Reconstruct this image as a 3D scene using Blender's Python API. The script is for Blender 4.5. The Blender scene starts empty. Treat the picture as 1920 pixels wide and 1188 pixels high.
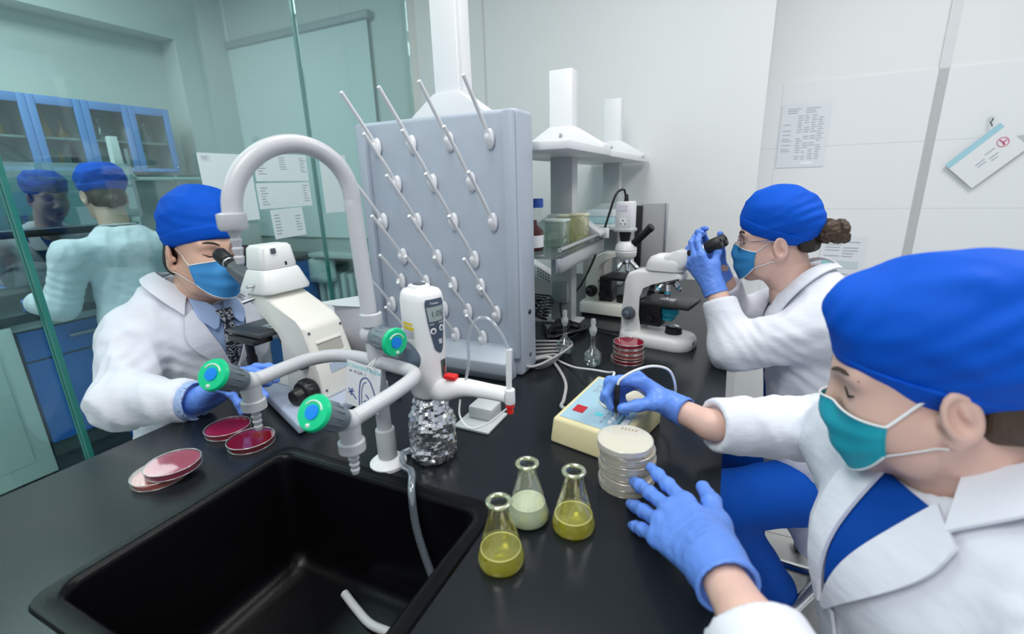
import bpy, bmesh, math, random
import numpy as np
from mathutils import Vector, Matrix, noise
C = bpy.context.scene
PI = math.pi
# ---------------------------------------------------------------- camera
F_PX, YAW, PITCH, ROLL = 871.47, -0.44269386, 0.27859041, 0.03053148
cy, sy, cp, sp = math.cos(YAW), math.sin(YAW), math.cos(PITCH), math.sin(PITCH)
fw = Vector((sy*cp, cy*cp, -sp)); rt = Vector((cy, -sy, 0)); dn = fw.cross(rt)
r2 = rt*math.cos(ROLL) + dn*math.sin(ROLL); d2 = dn*math.cos(ROLL) - rt*math.sin(ROLL)
cam = bpy.data.objects.new('camera', bpy.data.cameras.new('camera')); C.collection.objects.link(cam)
cam.matrix_world = Matrix(((r2.x, -d2.x, -fw.x, 0), (r2.y, -d2.y, -fw.y, 0), (r2.z, -d2.z, -fw.z, 1.35), (0, 0, 0, 1)))
cam.data.sensor_width = 36; cam.data.lens = F_PX/1920*36; cam.data.clip_start = .02
cam.data.dof.use_dof = True; cam.data.dof.focus_distance = 1.15; cam.data.dof.aperture_fstop = 3.2
C.camera = cam
# ---------------------------------------------------------------- world, lights, exposure
w = bpy.data.worlds.new('world'); C.world = w; w.use_nodes = True
w.node_tree.nodes['Background'].inputs[0].default_value = (.86, .93, 1, 1)
w.node_tree.nodes['Background'].inputs[1].default_value = .5
C.view_settings.view_transform = 'Standard'; C.view_settings.look = 'None'
C.view_settings.gamma = 1; C.view_settings.use_curve_mapping = False
C.view_settings.exposure = 0.30
C.cycles.max_bounces = 10; C.cycles.transparent_max_bounces = 24; C.cycles.use_denoising = True
C.cycles.caustics_reflective = False; C.cycles.caustics_refractive = False
def area(name, loc, sx, sy_, power, col=(1, 1, 1), rot=(0, 0, 0)):
    l = bpy.data.lights.new(name, 'AREA'); l.shape = 'RECTANGLE'; l.size = sx; l.size_y = sy_; l.energy = power; l.color = col
    o = bpy.data.objects.new(name, l); o.location = loc; o.rotation_euler = rot; C.collection.objects.link(o); return o
area('face_fill_lamp', (-.55, 1.0, 2.74), .6, 1.2, 11, (1, .99, .97))
area('face_fill_lamp', (1.0, 1.4, 2.74), .6, 1.2, 22, (1, .99, .97))
area('face_fill_lamp', (-.3, -.7, 2.74), .6, 1.2, 24, (1, .99, .97))
area('face_fill_lamp', (-2.6, 1.0, 2.74), .6, 1.2, 14, (.95, 1, .98))
area('face_fill_lamp', (-2.6, -.9, 2.74), .6, 1.2, 14, (.95, 1, .98))
area('face_fill_lamp', (-3.25, .35, 2.74), .3, 1.2, 9, (.95, 1, .98))  # added fill for the standing woman's mirrored face, no fitting seen there
# ---------------------------------------------------------------- materials
MATS = {}
def mat(name, col, rough=.5, metal=0, spec=.5, bump=None, var=0, sss=0, coat=0, alpha=1, trans=0, ior=1.45, emit=0):
    """bump=(scale,strength,stretch xyz); var = colour mottling"""
    if name in MATS: return MATS[name]
    m = bpy.data.materials.new(name); m.use_nodes = True; nt = m.node_tree; b = nt.nodes['Principled BSDF']
    b.inputs['Base Color'].default_value = (*col, 1); b.inputs['Roughness'].default_value = rough
    b.inputs['Metallic'].default_value = metal; b.inputs['Specular IOR Level'].default_value = spec
    b.inputs['Coat Weight'].default_value = coat; b.inputs['Alpha'].default_value = alpha
    b.inputs['Transmission Weight'].default_value = trans; b.inputs['IOR'].default_value = ior
    if sss:
        b.inputs['Subsurface Weight'].default_value = sss; b.inputs['Subsurface Radius'].default_value = (.6, .25, .15)
        b.inputs['Subsurface Scale'].default_value = .012
    if emit:
        b.inputs['Emission Color'].default_value = (*col, 1); b.inputs['Emission Strength'].default_value = emit
    if bump or var:
        tc = nt.nodes.new('ShaderNodeTexCoord'); mp = nt.nodes.new('ShaderNodeMapping')
        nt.links.new(tc.outputs['Object'], mp.inputs[0]); nz = nt.nodes.new('ShaderNodeTexNoise')
        nt.links.new(mp.outputs[0], nz.inputs['Vector']); nz.inputs['Detail'].default_value = 3
        nz.inputs['Scale'].default_value = bump[0] if bump else 8
        if bump and len(bump) > 2: mp.inputs['Scale'].default_value = bump[2]
        if bump:
            bp = nt.nodes.new('ShaderNodeBump'); bp.inputs['Strength'].default_value = bump[1]; bp.inputs['Distance'].default_value = .01
            nt.links.new(nz.outputs['Fac'], bp.inputs['Height']); nt.links.new(bp.outputs[0], b.inputs['Normal'])
        if var:
            mx = nt.nodes.new('ShaderNodeMix'); mx.data_type = 'RGBA'; nz2 = nt.nodes.new('ShaderNodeTexNoise')
            nt.links.new(tc.outputs['Object'], nz2.inputs['Vector']); nz2.inputs['Scale'].default_value = 5
            nt.links.new(nz2.outputs['Fac'], mx.inputs['Factor'])
            mx.inputs['A'].default_value = (*[c*(1-var) for c in col], 1); mx.inputs['B'].default_value = (*[min(1, c*(1+var)) for c in col], 1)
            nt.links.new(mx.outputs['Result'], b.inputs['Base Color'])
    MATS[name] = m; return m
def glass(name, tint, refl=.08, rim=.5, body=0, bodycol=(.8, .9, .85), rough=.02, thru=.5, edge=0):
    """clear sheet: tinted see-through, mirror shine growing to the rim, an optional milky body"""
    if name in MATS: return MATS[name]
    m = bpy.data.materials.new(name); m.use_nodes = True; nt = m.node_tree; nt.nodes.clear()
    out = nt.nodes.new('ShaderNodeOutputMaterial'); tr = nt.nodes.new('ShaderNodeBsdfTransparent'); tr.inputs[0].default_value = (*tint, 1)
    gl = nt.nodes.new('ShaderNodeBsdfGlossy'); gl.inputs['Roughness'].default_value = rough; gl.inputs[0].default_value = (1, 1, 1, 1)
    mx = nt.nodes.new('ShaderNodeMixShader'); lw = nt.nodes.new('ShaderNodeLayerWeight'); lw.inputs[0].default_value = .25
    mr = nt.nodes.new('ShaderNodeMapRange'); mr.inputs['To Min'].default_value = refl; mr.inputs['To Max'].default_value = rim
    nt.links.new(lw.outputs['Facing'], mr.inputs['Value']); nt.links.new(mr.outputs[0], mx.inputs[0])
    a = tr.outputs[0]
    if body:
        df = nt.nodes.new('ShaderNodeBsdfDiffuse'); df.inputs[0].default_value = (*bodycol, 1); m2 = nt.nodes.new('ShaderNodeMixShader')
        tl = nt.nodes.new('ShaderNodeBsdfTranslucent'); tl.inputs[0].default_value = (*bodycol, 1); m3 = nt.nodes.new('ShaderNodeMixShader')
        nt.links.new(df.outputs[0], m3.inputs[1]); nt.links.new(tl.outputs[0], m3.inputs[2]); m3.inputs[0].default_value = thru; m2.inputs[0].default_value = body
        if edge:   # longer path towards the rim; body colour stands in for its refracted brightness
            mb = nt.nodes.new('ShaderNodeMapRange'); mb.inputs['To Min'].default_value = body; mb.inputs['To Max'].default_value = edge; nt.links.new(lw.outputs['Facing'], mb.inputs['Value']); nt.links.new(mb.outputs[0], m2.inputs[0])
        nt.links.new(a, m2.inputs[1]); nt.links.new(m3.outputs[0], m2.inputs[2]); a = m2.outputs[0]
    nt.links.new(a, mx.inputs[1]); nt.links.new(gl.outputs[0], mx.inputs[2]); nt.links.new(mx.outputs[0], out.inputs[0])
    MATS[name] = m; return m
WHITE = mat('white enamel', (.80, .81, .80), .32); OFFW = mat('warm white enamel', (.77, .76, .70), .35)
PLAST = mat('white plastic', (.84, .84, .86), .38); PALE = mat('pale grey plastic', (.56, .57, .60), .32)
GREY = mat('grey enamel', (.55, .57, .58), .4); DARK = mat('dark grey plastic', (.085, .105, .13), .4)
BLACK = mat('black plastic', (.012, .012, .014), .35); RUBBER = mat('black rubber', (.02, .02, .022), .6)
CHROME = mat('chrome', (.8, .81, .83), .12, 1); STEEL = mat('brushed steel', (.55, .56, .58), .32, 1)
GLASSW = glass('clear lab glass', (.96, .98, .97), .05, .75)
PANE = glass('green tinted partition glass', (.78, .915, .915), .05, .45)
MIRROR = glass('shiny dark sash glass', (.80, .86, .87), .44, .7)
PAPER = mat('paper', (.86, .88, .89), .6); INK = mat('grey ink', (.33, .36, .42), .7); INKD = mat('dark ink', (.05, .05, .08), .7)
# ---------------------------------------------------------------- objects
def thing(name, label, cat, loc=(0, 0, 0), group=None, rz=0):
    o = bpy.data.objects.new(name, None); o.empty_display_size = .05; C.collection.objects.link(o)
    o.location = loc; o.rotation_euler = (0, 0, rz); o['label'] = label; o['category'] = cat
    if group: o['group'] = group
    return o
def tag(o, label, cat, group=None):
    o['label'] = label; o['category'] = cat
    if group: o['group'] = group
    return o
def struct(o): o['kind'] = 'structure'; return o
def link_mesh(name, me, m, parent=None, smooth=40):
    if m: me.materials.append(m)
    o = bpy.data.objects.new(name, me); C.collection.objects.link(o)
    if parent is not None: o.parent = parent
    if smooth:
        me.polygons.foreach_set('use_smooth', [True]*len(me.polygons))
        if smooth < 180: me.set_sharp_from_angle(angle=math.radians(smooth))
    return o
def catmull(pts, n=8):
    P = [np.array(p, float) for p in pts]; P = [2*P[0]-P[1]] + P + [2*P[-1]-P[-2]]; out = []
    for i in range(1, len(P)-2):
        a, b, c, d = P[i-1:i+3]
        for t in np.arange(n)/n:
            out.append(.5*((2*b)+(c-a)*t+(2*a-5*b+4*c-d)*t*t+(3*b-a-3*c+d)*t**3))
    out.append(P[-2]); return out
class MB:
    def __init__(s): s.bm = bmesh.new()
    def _add(s, verts, faces):
        v = [s.bm.verts.new(tuple(p)) for p in verts]
        for f in faces:
            try: s.bm.faces.new([v[i] for i in f])
            except ValueError: pass
        return v
    def box(s, c, size, bev=0, rot=None, seg=2):
        hx, hy, hz = [x/2 for x in size]; c = Vector(c)
        P = [Vector((x, y, z)) for z in (-hz, hz) for y in (-hy, hy) for x in (-hx, hx)]
        if rot is not None: P = [rot @ p for p in P]
        v = s._add([p+c for p in P], [(0, 2, 3, 1), (4, 5, 7, 6), (0, 1, 5, 4), (2, 6, 7, 3), (0, 4, 6, 2), (1, 3, 7, 5)])
        if bev: s._bevel(v, bev, seg)
        return s
    def _bevel(s, v, bev, seg=2):
        vs = set(v); e = [x for x in s.bm.edges if x.verts[0] in vs and x.verts[1] in vs]
        bmesh.ops.bevel(s.bm, geom=e, offset=bev, segments=seg, profile=.5, affect='EDGES', clamp_overlap=True)
    def prism(s, poly, o, u, v, depth, bev=0, seg=2):
        """polygon (a,b) laid on o+a*u+b*v, extruded by depth along u x v, centred"""
        o, u, v = Vector(o), Vector(u), Vector(v); n = u.cross(v).normalized(); k = len(poly)
        P = [o+u*a+v*b-n*depth/2 for a, b in poly]+[o+u*a+v*b+n*depth/2 for a, b in poly]
        vs = s._add(P, [tuple(range(k))[::-1], tuple(range(k, 2*k))]+[(i, (i+1) % k, k+(i+1) % k, k+i) for i in range(k)])
        if bev: s._bevel(vs, bev, seg)
        return s
    def cyl(s, a, b, r1, r2=None, n=24, bev=0, cap=True):
        a, b = Vector(a), Vector(b); r2 = r1 if r2 is None else r2; d = (b-a).normalized()
        u = d.orthogonal().normalized(); w = d.cross(u)
        ring = lambda c, r: [c+(u*math.cos(2*PI*i/n)+w*math.sin(2*PI*i/n))*r for i in range(n)]
        f = [(i, (i+1) % n, n+(i+1) % n, n+i) for i in range(n)]
        if cap: f += [tuple(range(n))[::-1], tuple(range(n, 2*n))]
        v = s._add(ring(a, r1)+ring(b, r2), f)
        if bev:
            vs = set(v[:n]); vt = set(v[n:]); e = [x for x in s.bm.edges if set(x.verts) <= vs or set(x.verts) <= vt]
            bmesh.ops.bevel(s.bm, geom=e, offset=bev, segments=3, profile=.5, affect='EDGES', clamp_overlap=True)
        return s
    def tube(s, path, r, n=12, sm=6, cap=True, flat=1, up=None):
        P = catmull(path, sm) if sm else [np.array(p, float) for p in path]
        P = [Vector(p) for p in P]; k = len(P); R = r if hasattr(r, '__len__') else None
        T = [(P[min(i+1, k-1)]-P[max(i-1, 0)]).normalized() for i in range(k)]
        u = T[0].orthogonal().normalized() if up is None else (Vector(up)-T[0]*T[0].dot(Vector(up))).normalized(); V = []
        for i in range(k):
            u = (u-T[i]*T[i].dot(u)).normalized(); w = T[i].cross(u)
            rr = np.interp(i/(k-1), np.linspace(0, 1, len(R)), R) if R is not None else r
            V += [P[i]+u*math.cos(2*PI*j/n)*rr*flat+w*math.sin(2*PI*j/n)*rr for j in range(n)]
        f = [(i*n+j, i*n+(j+1) % n, (i+1)*n+(j+1) % n, (i+1)*n+j) for i in range(k-1) for j in range(n)]
        if cap: f += [tuple(range(n))[::-1], tuple(range((k-1)*n, k*n))]
        s._add(V, f); return s
    def lathe(s, prof, c=(0, 0, 0), n=40, axis=None, closed=False):
        """profile (r,z) round an axis (default up)"""
        c = Vector(c); d = Vector(axis or (0, 0, 1)).normalized(); u = d.orthogonal().normalized(); w = d.cross(u); V = []; idx = []
        for r, z in prof:
            if r < 1e-6: idx.append([len(V)]*n); V.append(c+d*z)
            else:
                idx.append(list(range(len(V), len(V)+n))); V += [c+d*z+(u*math.cos(2*PI*i/n)+w*math.sin(2*PI*i/n))*r for i in range(n)]
        f = []
        for a, b in zip(idx, idx[1:]+([idx[0]] if closed else [])):
            for i in range(n):
                q = [a[i], a[(i+1) % n], b[(i+1) % n], b[i]]; g = []
                for x in q:
                    if x not in g: g.append(x)
                if len(g) > 2: f.append(tuple(g))
        s._add(V, f); return s
    def loops(s, rings, cap0=False, cap1=False):
        n = len(rings[0]); V = [p for r in rings for p in r]
        f = [(i*n+j, i*n+(j+1) % n, (i+1)*n+(j+1) % n, (i+1)*n+j) for i in range(len(rings)-1) for j in range(n)]
        if cap0: f.append(tuple(range(n))[::-1])
        if cap1: f.append(tuple(range((len(rings)-1)*n, len(rings)*n)))
        s._add(V, f); return s
    def quad(s, a, b, c, d): s._add([a, b, c, d], [(0, 1, 2, 3)]); return s
    def sphere(s, c, r, n=16):
        r = Vector((r, r, r)) if not hasattr(r, '__len__') else Vector(r)
        m = Matrix.Translation(Vector(c)) @ Matrix.Diagonal((*r, 1)); bmesh.ops.create_uvsphere(s.bm, u_segments=n, v_segments=n//2+2, radius=1, matrix=m); return s
    def obj(s, name, m, parent=None, smooth=40):
        bmesh.ops.recalc_face_normals(s.bm, faces=s.bm.faces[:])
        me = bpy.data.meshes.new(name); s.bm.to_mesh(me); s.bm.free(); return link_mesh(name, me, m, parent, smooth)
def rrect(x0, x1, y0, y1, r, z, n=6):
    P = []
    for cx, cy_, a in ((x1-r, y1-r, 0), (x0+r, y1-r, 1), (x0+r, y0+r, 2), (x1-r, y0+r, 3)):
        P += [(cx+r*math.cos((a+i/n)*PI/2), cy_+r*math.sin((a+i/n)*PI/2), z) for i in range(n+1)]
    return P
def text(name, s, size, m, parent, loc, rot, ext=.0002, align='CENTER'):
    """lettering with its face along rot's +z"""
    cu = bpy.data.curves.new(name, 'FONT'); cu.body = s; cu.size = size; cu.extrude = ext; cu.align_x = align; cu.align_y = 'CENTER'
    t = bpy.data.objects.new(name, cu); C.collection.objects.link(t)
    me = bpy.data.meshes.new_from_object(t.evaluated_get(bpy.context.evaluated_depsgraph_get()))
    bpy.data.objects.remove(t); bpy.data.curves.remove(cu)
    R = rot if isinstance(rot, Matrix) else Matrix.Identity(3)
    me.transform(Matrix.Translation(Vector(loc)) @ R.to_4x4())
    me.materials.clear(); return link_mesh(name, me, m, parent, 0)
def frame(x, y):
    x = Vector(x).normalized(); y = Vector(y); y = (y-x*x.dot(y)).normalized(); z = x.cross(y); return Matrix((x, y, z)).transposed()
def dup(o, loc=None, rz=None, label=None, par=None):
    c = o.copy(); C.collection.objects.link(c)
    if par is not None: c.parent = par
    if loc is not None: c.location = loc
    if rz is not None: c.rotation_euler[2] = rz
    if label: c['label'] = label
    for ch in o.children: dup(ch, par=c)
    return c
def lines(name, m, parent, o, u, v, w, h, rows, rnd, fill=.8, segs=3, dx=0):
    """rows of print on the plane o+u*a+v*b"""
    mb = MB(); u, v, o = Vector(u), Vector(v), Vector(o); n = u.cross(v).normalized()
    for r in range(rows):
        y = h*(1-(r+.5)/rows); x = dx
        th = h/rows*.28
        for q in range(segs):
            if rnd.random() > fill: x += w/segs; continue
            L = w/segs*rnd.uniform(.5, .95)
            mb.quad(*[o+u*(x+a)+v*(y+b)+n*.0006 for a, b in ((0, 0), (L, 0), (L, th), (0, th))]); x += w/segs
    return mb.obj(name, m, parent, 0)
# ================================================================ the room
def wallmat(name, col, rough=.45, bump=(30, .04)): return mat(name, col, rough, bump=bump, var=.015)
WPAINT = wallmat('white wall paint', (.80, .81, .81)); GPAINT = wallmat('old grey green wall paint', (.62, .66, .64), .5)
def boxo(name, x0, x1, y0, y1, z0, z1, m, parent=None, bev=0):
    return MB().box(((x0+x1)/2, (y0+y1)/2, (z0+z1)/2), (x1-x0, y1-y0, z1-z0), bev).obj(name, m, parent, 0 if not bev else 40)
def tilemat():
    m = mat('large white wall tiles', (.80, .82, .835), .22); nt = m.node_tree; b = nt.nodes['Principled BSDF']
    tc = nt.nodes.new('ShaderNodeTexCoord'); mp = nt.nodes.new('ShaderNodeMapping'); mp.inputs['Rotation'].default_value = (PI/2, 0, 0)
    mp.inputs['Location'].default_value = (.46, .233, 0)
    br = nt.nodes.new('ShaderNodeTexBrick'); br.offset = 0; br.inputs['Scale'].default_value = 1; br.inputs['Brick Width'].default_value = .635
    br.inputs['Row Height'].default_value = .314; br.inputs['Mortar Size'].default_value = .0016; br.inputs['Mortar Smooth'].default_value = .3
    br.inputs['Color1'].default_value = (.80, .82, .835, 1); br.inputs['Color2'].default_value = (.80, .82, .835, 1); br.inputs['Mortar'].default_value = (.60, .62, .64, 1)
    nt.links.new(tc.outputs['Object'], mp.inputs[0]); nt.links.new(mp.outputs[0], br.inputs['Vector']); nt.links.new(br.outputs['Color'], b.inputs['Base Color'])
    return m
def floormat():
    m = mat('pale floor tiles', (.5, .5, .48), .3); nt = m.node_tree; b = nt.nodes['Principled BSDF']
    tc = nt.nodes.new('ShaderNodeTexCoord'); br = nt.nodes.new('ShaderNodeTexBrick'); br.offset = 0; br.inputs['Scale'].default_value = 1
    br.inputs['Brick Width'].default_value = .6; br.inputs['Row Height'].default_value = .6; br.inputs['Mortar Size'].default_value = .003
    br.inputs['Color1'].default_value = (.60, .60, .58, 1); br.inputs['Color2'].default_value = (.56, .57, .55, 1); br.inputs['Mortar'].default_value = (.25, .25, .24, 1)
    nt.links.new(tc.outputs['Object'], br.inputs['Vector']); nt.links.new(br.outputs['Color'], b.inputs['Base Color']); return m
TILE = tilemat()
struct(boxo('floor', -3.7, 3.2, -2.2, 3.1, -.1, 0, floormat()))
struct(boxo('ceiling', -3.7, 3.2, -2.2, 3.1, 2.8, 2.9, WPAINT))
struct(boxo('wall_left', -3.75, -3.6, -2.2, 2.6, 0, 2.8, GPAINT))
struct(boxo('wall_back', -3.75, -1.75, 2.6, 2.75, 0, 2.8, GPAINT))
wc = struct(boxo('wall_center', -1.75, .085, 2.52, 2.97, 0, 2.8, WPAINT))
struct(boxo('trim_1', -1.314, -1.306, 2.517, 2.5205, 0, 2.8, mat('joint grey', (.62, .63, .63), .5)))
struct(boxo('wall_right', -.2, 3.2, 2.98, 3.1, 1.80, 2.8, WPAINT))
struct(boxo('trim_2', -.2, 3.2, 2.972, 3.1, .0, 1.80, TILE))
struct(boxo('trim_3', .795, .835, 2.972, 2.985, 0, 2.8, mat('grey joint strip', (.70, .72, .73), .4)))
struct(boxo('trim_4', 1.26, 1.30, 2.970, 2.985, 0, 1.80, MATS['grey joint strip']))
struct(boxo('trim_5', -3.6, -3.44, 2.2, 2.6, 0, 2.8, GPAINT))            # the column in the far corner
struct(boxo('trim_6', -3.6, -3.44, -2.2, 2.2, 2.33, 2.8, GPAINT))        # beam along the left wall
struct(boxo('trim_7', -3.44, -3.415, 2.575, 2.6, 1.74, 2.8, WPAINT))     # pipe casing in the corner
struct(boxo('trim_8', -3.44, -1.75, 2.592, 2.6, 0, 1.02, mat('darker wall band', (.44, .50, .48), .3)))  # invented band, lower part of the wall made darker
struct(boxo('trim_9', .09, .45, 2.9, 2.975, .0, .71, mat('low white ledge', (.74, .75, .74), .4)))
# partition: three panes standing on the floor behind the seated man
PE = mat('sea green glass edge', (.035, .22, .19), .15)
for wn_, (y0, y1, dx) in enumerate(((-.9, .605, -.012), (.605, 1.685, .008), (1.685, 2.515, -.012)), 1):
    p = struct(boxo('window_%d' % wn_, -1.79+dx-.005, -1.79+dx+.005, y0+.004, y1-.004, .02, 2.795, PANE)); 
    e = MB().box((-1.79+dx, y0 if y0 > 0 else y1, 1.41), (.014, .012, 2.77)).obj('pane_edge', PE, p, 0)
# ---------------------------------------------------------------- window blind
bl = thing('roller_blind', 'pale roller blind pulled down below a grey head rail', 'blind', (-2.8, 2.58, 2.37))
MB().box((0, 0, 0), (1.37, .06, .05), .012).obj('head_rail', mat('grey head rail', (.36, .41, .43), .4), bl)
MB().box((0, -.005, -.68), (1.31, .004, 1.36)).obj('blind_sheet', mat('pale blind cloth', (.70, .77, .77), .7, bump=(60, .1)), bl, 0)
# ---------------------------------------------------------------- papers taped to the partition glass
rnd = random.Random(3)
def paper(label, x0, x1, z0, z1, marks, px, group='printed sheets taped to the glass', tilt=0):
    t = thing('printed_sheet', label, 'paper', (px, (x0+x1)/2, (z0+z1)/2), group); t.rotation_euler = (0, tilt, PI/2)
    w, h = x1-x0, z1-z0; MB().box((0, 0, 0), (w, .002, h)).obj('sheet', mat('glass tinted paper', (.74, .86, .88), .6), t, 0)  # tint of the green glass put into the white paper's colour
    marks(t, w, h); return t
def blocks(bs, m=None):
    def f(t, w, h):
        for (a, b, c, d) in bs: lines('print', INK if m is None else m, t, (w*(a-.5), -.001, h*(b-.5)), (1, 0, 0), (0, 0, 1), w*(c-a), h*(d-b), 7, rnd, .95, 1)
    return f
gp = lambda lb, y0, y1, z0, z1, mk, dx=0, tilt=0: paper(lb, y0, y1, z0, z1, mk, -1.770+dx, tilt=tilt)
gp('large white sheet left of the others, behind the seated man in blue cap', 1.128, 1.335, 1.24, 1.492, blocks([(.06, .88, .25, .96), (.55, .42, .72, .55)]))
gp('topmost sheet with three grey pictures, inside the arch of the tap', 1.35, 1.615, 1.391, 1.50, blocks([(.05, .2, .2, .9), (.45, .3, .6, .9), (.85, .3, .98, .9)]))
gp('wide sheet with grey figures at both ends, under the topmost sheet', 1.343, 1.613, 1.281, 1.384, blocks([(.06, .1, .2, .85), (.85, .15, .97, .9)]), .001, -.01)
gp('small square sheet, lowest of the sheets seen under the tap arch', 1.388, 1.553, 1.154, 1.276, blocks([(.08, .1, .3, .85), (.72, .15, .95, .85)]), .003, -.03)
gp('plain sheet right of the glass edge behind the tap', 1.692, 1.86, 1.242, 1.511, blocks([]))
# ---------------------------------------------------------------- radiator, counter and cabinet under the blind
rd = thing('radiator', 'white ribbed radiator under the far window blind', 'radiator', (-2.55, 2.52, .12))
for i in range(14):
    MB().box((-.5+i*.075, 0, .34), (.05, .09, .62), .02).obj('rib', mat('radiator paint', (.62, .70, .68), .4), rd)
for z in (.08, .62): MB().cyl((-.54, 0, z), (.52, 0, z), .02).obj('pipe', MATS['radiator paint'], rd)
MB().box((0, 0, -.04), (.9, .06, .06)).obj('foot', MATS['radiator paint'], rd)
cl = MB()
cl.loops([[(-2.71+.13*math.cos(a)*(1+.2*math.sin(3*a+z)), 2.455+.03*math.sin(a)+.006*math.sin(5*a), .865-z*.16+.012*math.sin(4*a+2*z)) for a in np.linspace(0, 2*PI, 20, endpoint=False)] for z in np.linspace(0, 1, 6)], True, True)
tag(cl.obj('cloth', mat('pale green cloth', (.62, .72, .68), .8, bump=(20, .4)), None, 180), 'crumpled pale green cloth hanging over the radiator', 'cloth')
ct = thing('side_counter', 'dark topped counter against the far wall behind the glass', 'counter', (-3.1, 2.3, 0))
MB().box((0, .03, .88), (.62, .5, .03), .004).obj('worktop', mat('black worktop far', (.03, .04, .045), .3), ct)
MB().box((0, .03, .45), (.60, .46, .82)).obj('carcass', mat('blue cabinet panels', (.03, .17, .55), .4), ct, 0)
MB().box((.15, -.205, .82), (.16, .01, .03)).obj('label_holder', PAPER, ct, 0)
ws = thing('window_sill', 'pale sill board over the radiator', 'sill', (-2.2, 2.5, .9))
MB().box((0, 0, 0), (1.1, .19, .03), .005).obj('board', mat('sill', (.55, .62, .60), .4), ws)
ba = thing('laboratory_balance', 'pale balance with small display on the far counter', 'balance', (-3.13, 2.22, .895))
MB().prism([(-.12, 0), (.12, 0), (.12, .07), (-.12, .05)], (0, 0, 0), (0, -1, 0), (0, 0, 1), .26, .01).obj('housing', mat('balance housing', (.55, .63, .60), .4), ba)
MB().box((-.02, -.1, .065), (.14, .05, .02), .004).obj('display_panel', PAPER, ba); MB().box((-.03, -.104, .076), (.05, .03, .003)).obj('display', DARK, ba, 0)
# ---------------------------------------------------------------- clean bench on the left with sash and blue wall cabinets
CB = mat('pale green cabinet', (.66, .74, .70), .4); BLUE = mat('blue cabinet front', (.02, .17, .60), .35, var=.05); FRB = mat('light blue door frame', (.17, .33, .72), .4)
hb = thing('work_bench', 'long black topped bench with blue drawers where the standing woman works', 'bench', (-3.2, .9, 0))
boxo('worktop', -.36, .32, -.7, 1.0, .805, .845, mat('black worktop far', (.03, .04, .045), .3), hb)
boxo('apron', -.36, .28, -.05, 1.0, .765, .803, CB, hb); boxo('carcass', -.36, .27, -.03, 1.0, .12, .765, mat('cabinet inside', (.10, .12, .12), .6), hb); boxo('plinth', -.36, .22, -.03, .98, 0, .12, DARK, hb)
for y0 in (-.03, .49):
    d = boxo('drawer', .272, .292, y0, y0+.50, .62, .765-.008, BLUE, hb); MB().cyl((.315, y0+.17, .70), (.315, y0+.33, .70), .008, n=10).obj('handle', STEEL, d)
    d = boxo('door', .272, .292, y0, y0+.50, .20, .61, BLUE, hb)
fr = thing('equipment_cabinet', 'pale green cabinet on small feet at the left edge of the view', 'cabinet', (-3.12, .48, 0))
boxo('body', -.24, .24, -.5, .37, .07, .80, CB, fr, .006); boxo('door', .241, .252, -.46, .30, .16, .70, CB, fr, .003)
for y in (-.4, .28): MB().cyl((.18, y, 0), (.18, y, .07), .03, n=12).obj('foot', BLACK, fr)
sa = thing('glass_sash', 'tilted glass sash mirroring the face of the standing woman', 'sash', (-3.138, 1.06, .90), rz=math.radians(-6.0))
MB().box((0, 0, .33), (.006, 1.05, .58)).obj('glass_sheet', MIRROR, sa, 0)
MB().box((.012, -.02, .285), (.02, 1.02, .035), .004).obj('handle_rail', BLACK, sa); MB().box((.02, -.02, .305), (.008, 1.02, .006)).obj('rail_strip', STEEL, sa)
for y in (-.52, .52): MB().box((0, y, .35), (.012, .012, .70)).obj('side_guide', STEEL, sa)
bk = boxo('back_panel', -.20, -.19, -.6, .5, 0, .54, mat('clean bench back', (.45, .52, .52), .4), sa)
rs = thing('reagent_shelf', 'pale shelf with bracket above the far bench', 'shelf', (-3.16, 1.2, 0))
boxo('board', -.16, .01, -.75, .84, 1.432, 1.452, mat('pale shelf', (.66, .74, .72), .4), rs, .003)
MB().prism([(-.075, 0), (.075, 0), (.03, .055), (.02, .06), (.02, .215), (-.02, .215), (-.02, .06), (-.03, .055)], (0, .36, 1.452), (0, 1, 0), (0, 0, 1), .04, .002).obj('bracket_post', MATS['pale shelf'], rs)
MB().box((-.1, .37, 1.0), (.03, .05, .86)).obj('lower_post', mat('post paint', (.4, .47, .46), .4), rs)
CG = glass('cabinet glass', (.88, .92, .92), .03, .3)
def bottle_profile(h, r): return [(0, 0), (r, 0), (r, h*.25), (r*.35, h*.55), (r*.3, h), (0, h)]
def cabinet(y0, label, opened):
    t = thing('wall_cabinet', label, 'cabinet', (-3.49, y0, 1.49), 'blue framed wall cabinets'); W = .232
    for n, b in (('side_panel', (-.1, .10, 0, .012, 0, .385)), ('side_panel', (-.1, .10, W-.012, W, 0, .385)), ('top_panel', (-.1, .10, 0, W, .373, .385)), ('bottom_panel', (-.1, .10, 0, W, 0, .012)), ('back_panel', (-.1, -.09, 0, W, 0, .385)), ('shelf', (-.09, .08, .012, W-.012, .17, .18))):
        boxo(n, *b, mat('cabinet lining', (.50, .54, .53), .5), t)
    m = MB(); s = .035
    for b in ((0, s, 0, .385), (W-s, W, 0, .385), (s, W-s, 0, .022), (s, W-s, .34, .385)): m.box((.108, (b[0]+b[1])/2, (b[2]+b[3])/2), (.016, b[1]-b[0]-.001, b[3]-b[2]), .002)
    d = m.obj('door', FRB, t); MB().box((.106, W/2, .19), (.004, W-2*s, .33)).obj('pane', CG, d, 0)
    MB().sphere((.122, s/2 if opened else W-s/2, .03), .006, 8).obj('knob', CHROME, d); return t
pos = ['at the left edge of the view', 'above the reflected woman', 'second from the room corner', 'nearest the room corner']
for i in range(4): cabinet(1.092+i*.233, 'blue framed glass door wall cabinet, '+pos[i], i % 2 == 0)
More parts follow.
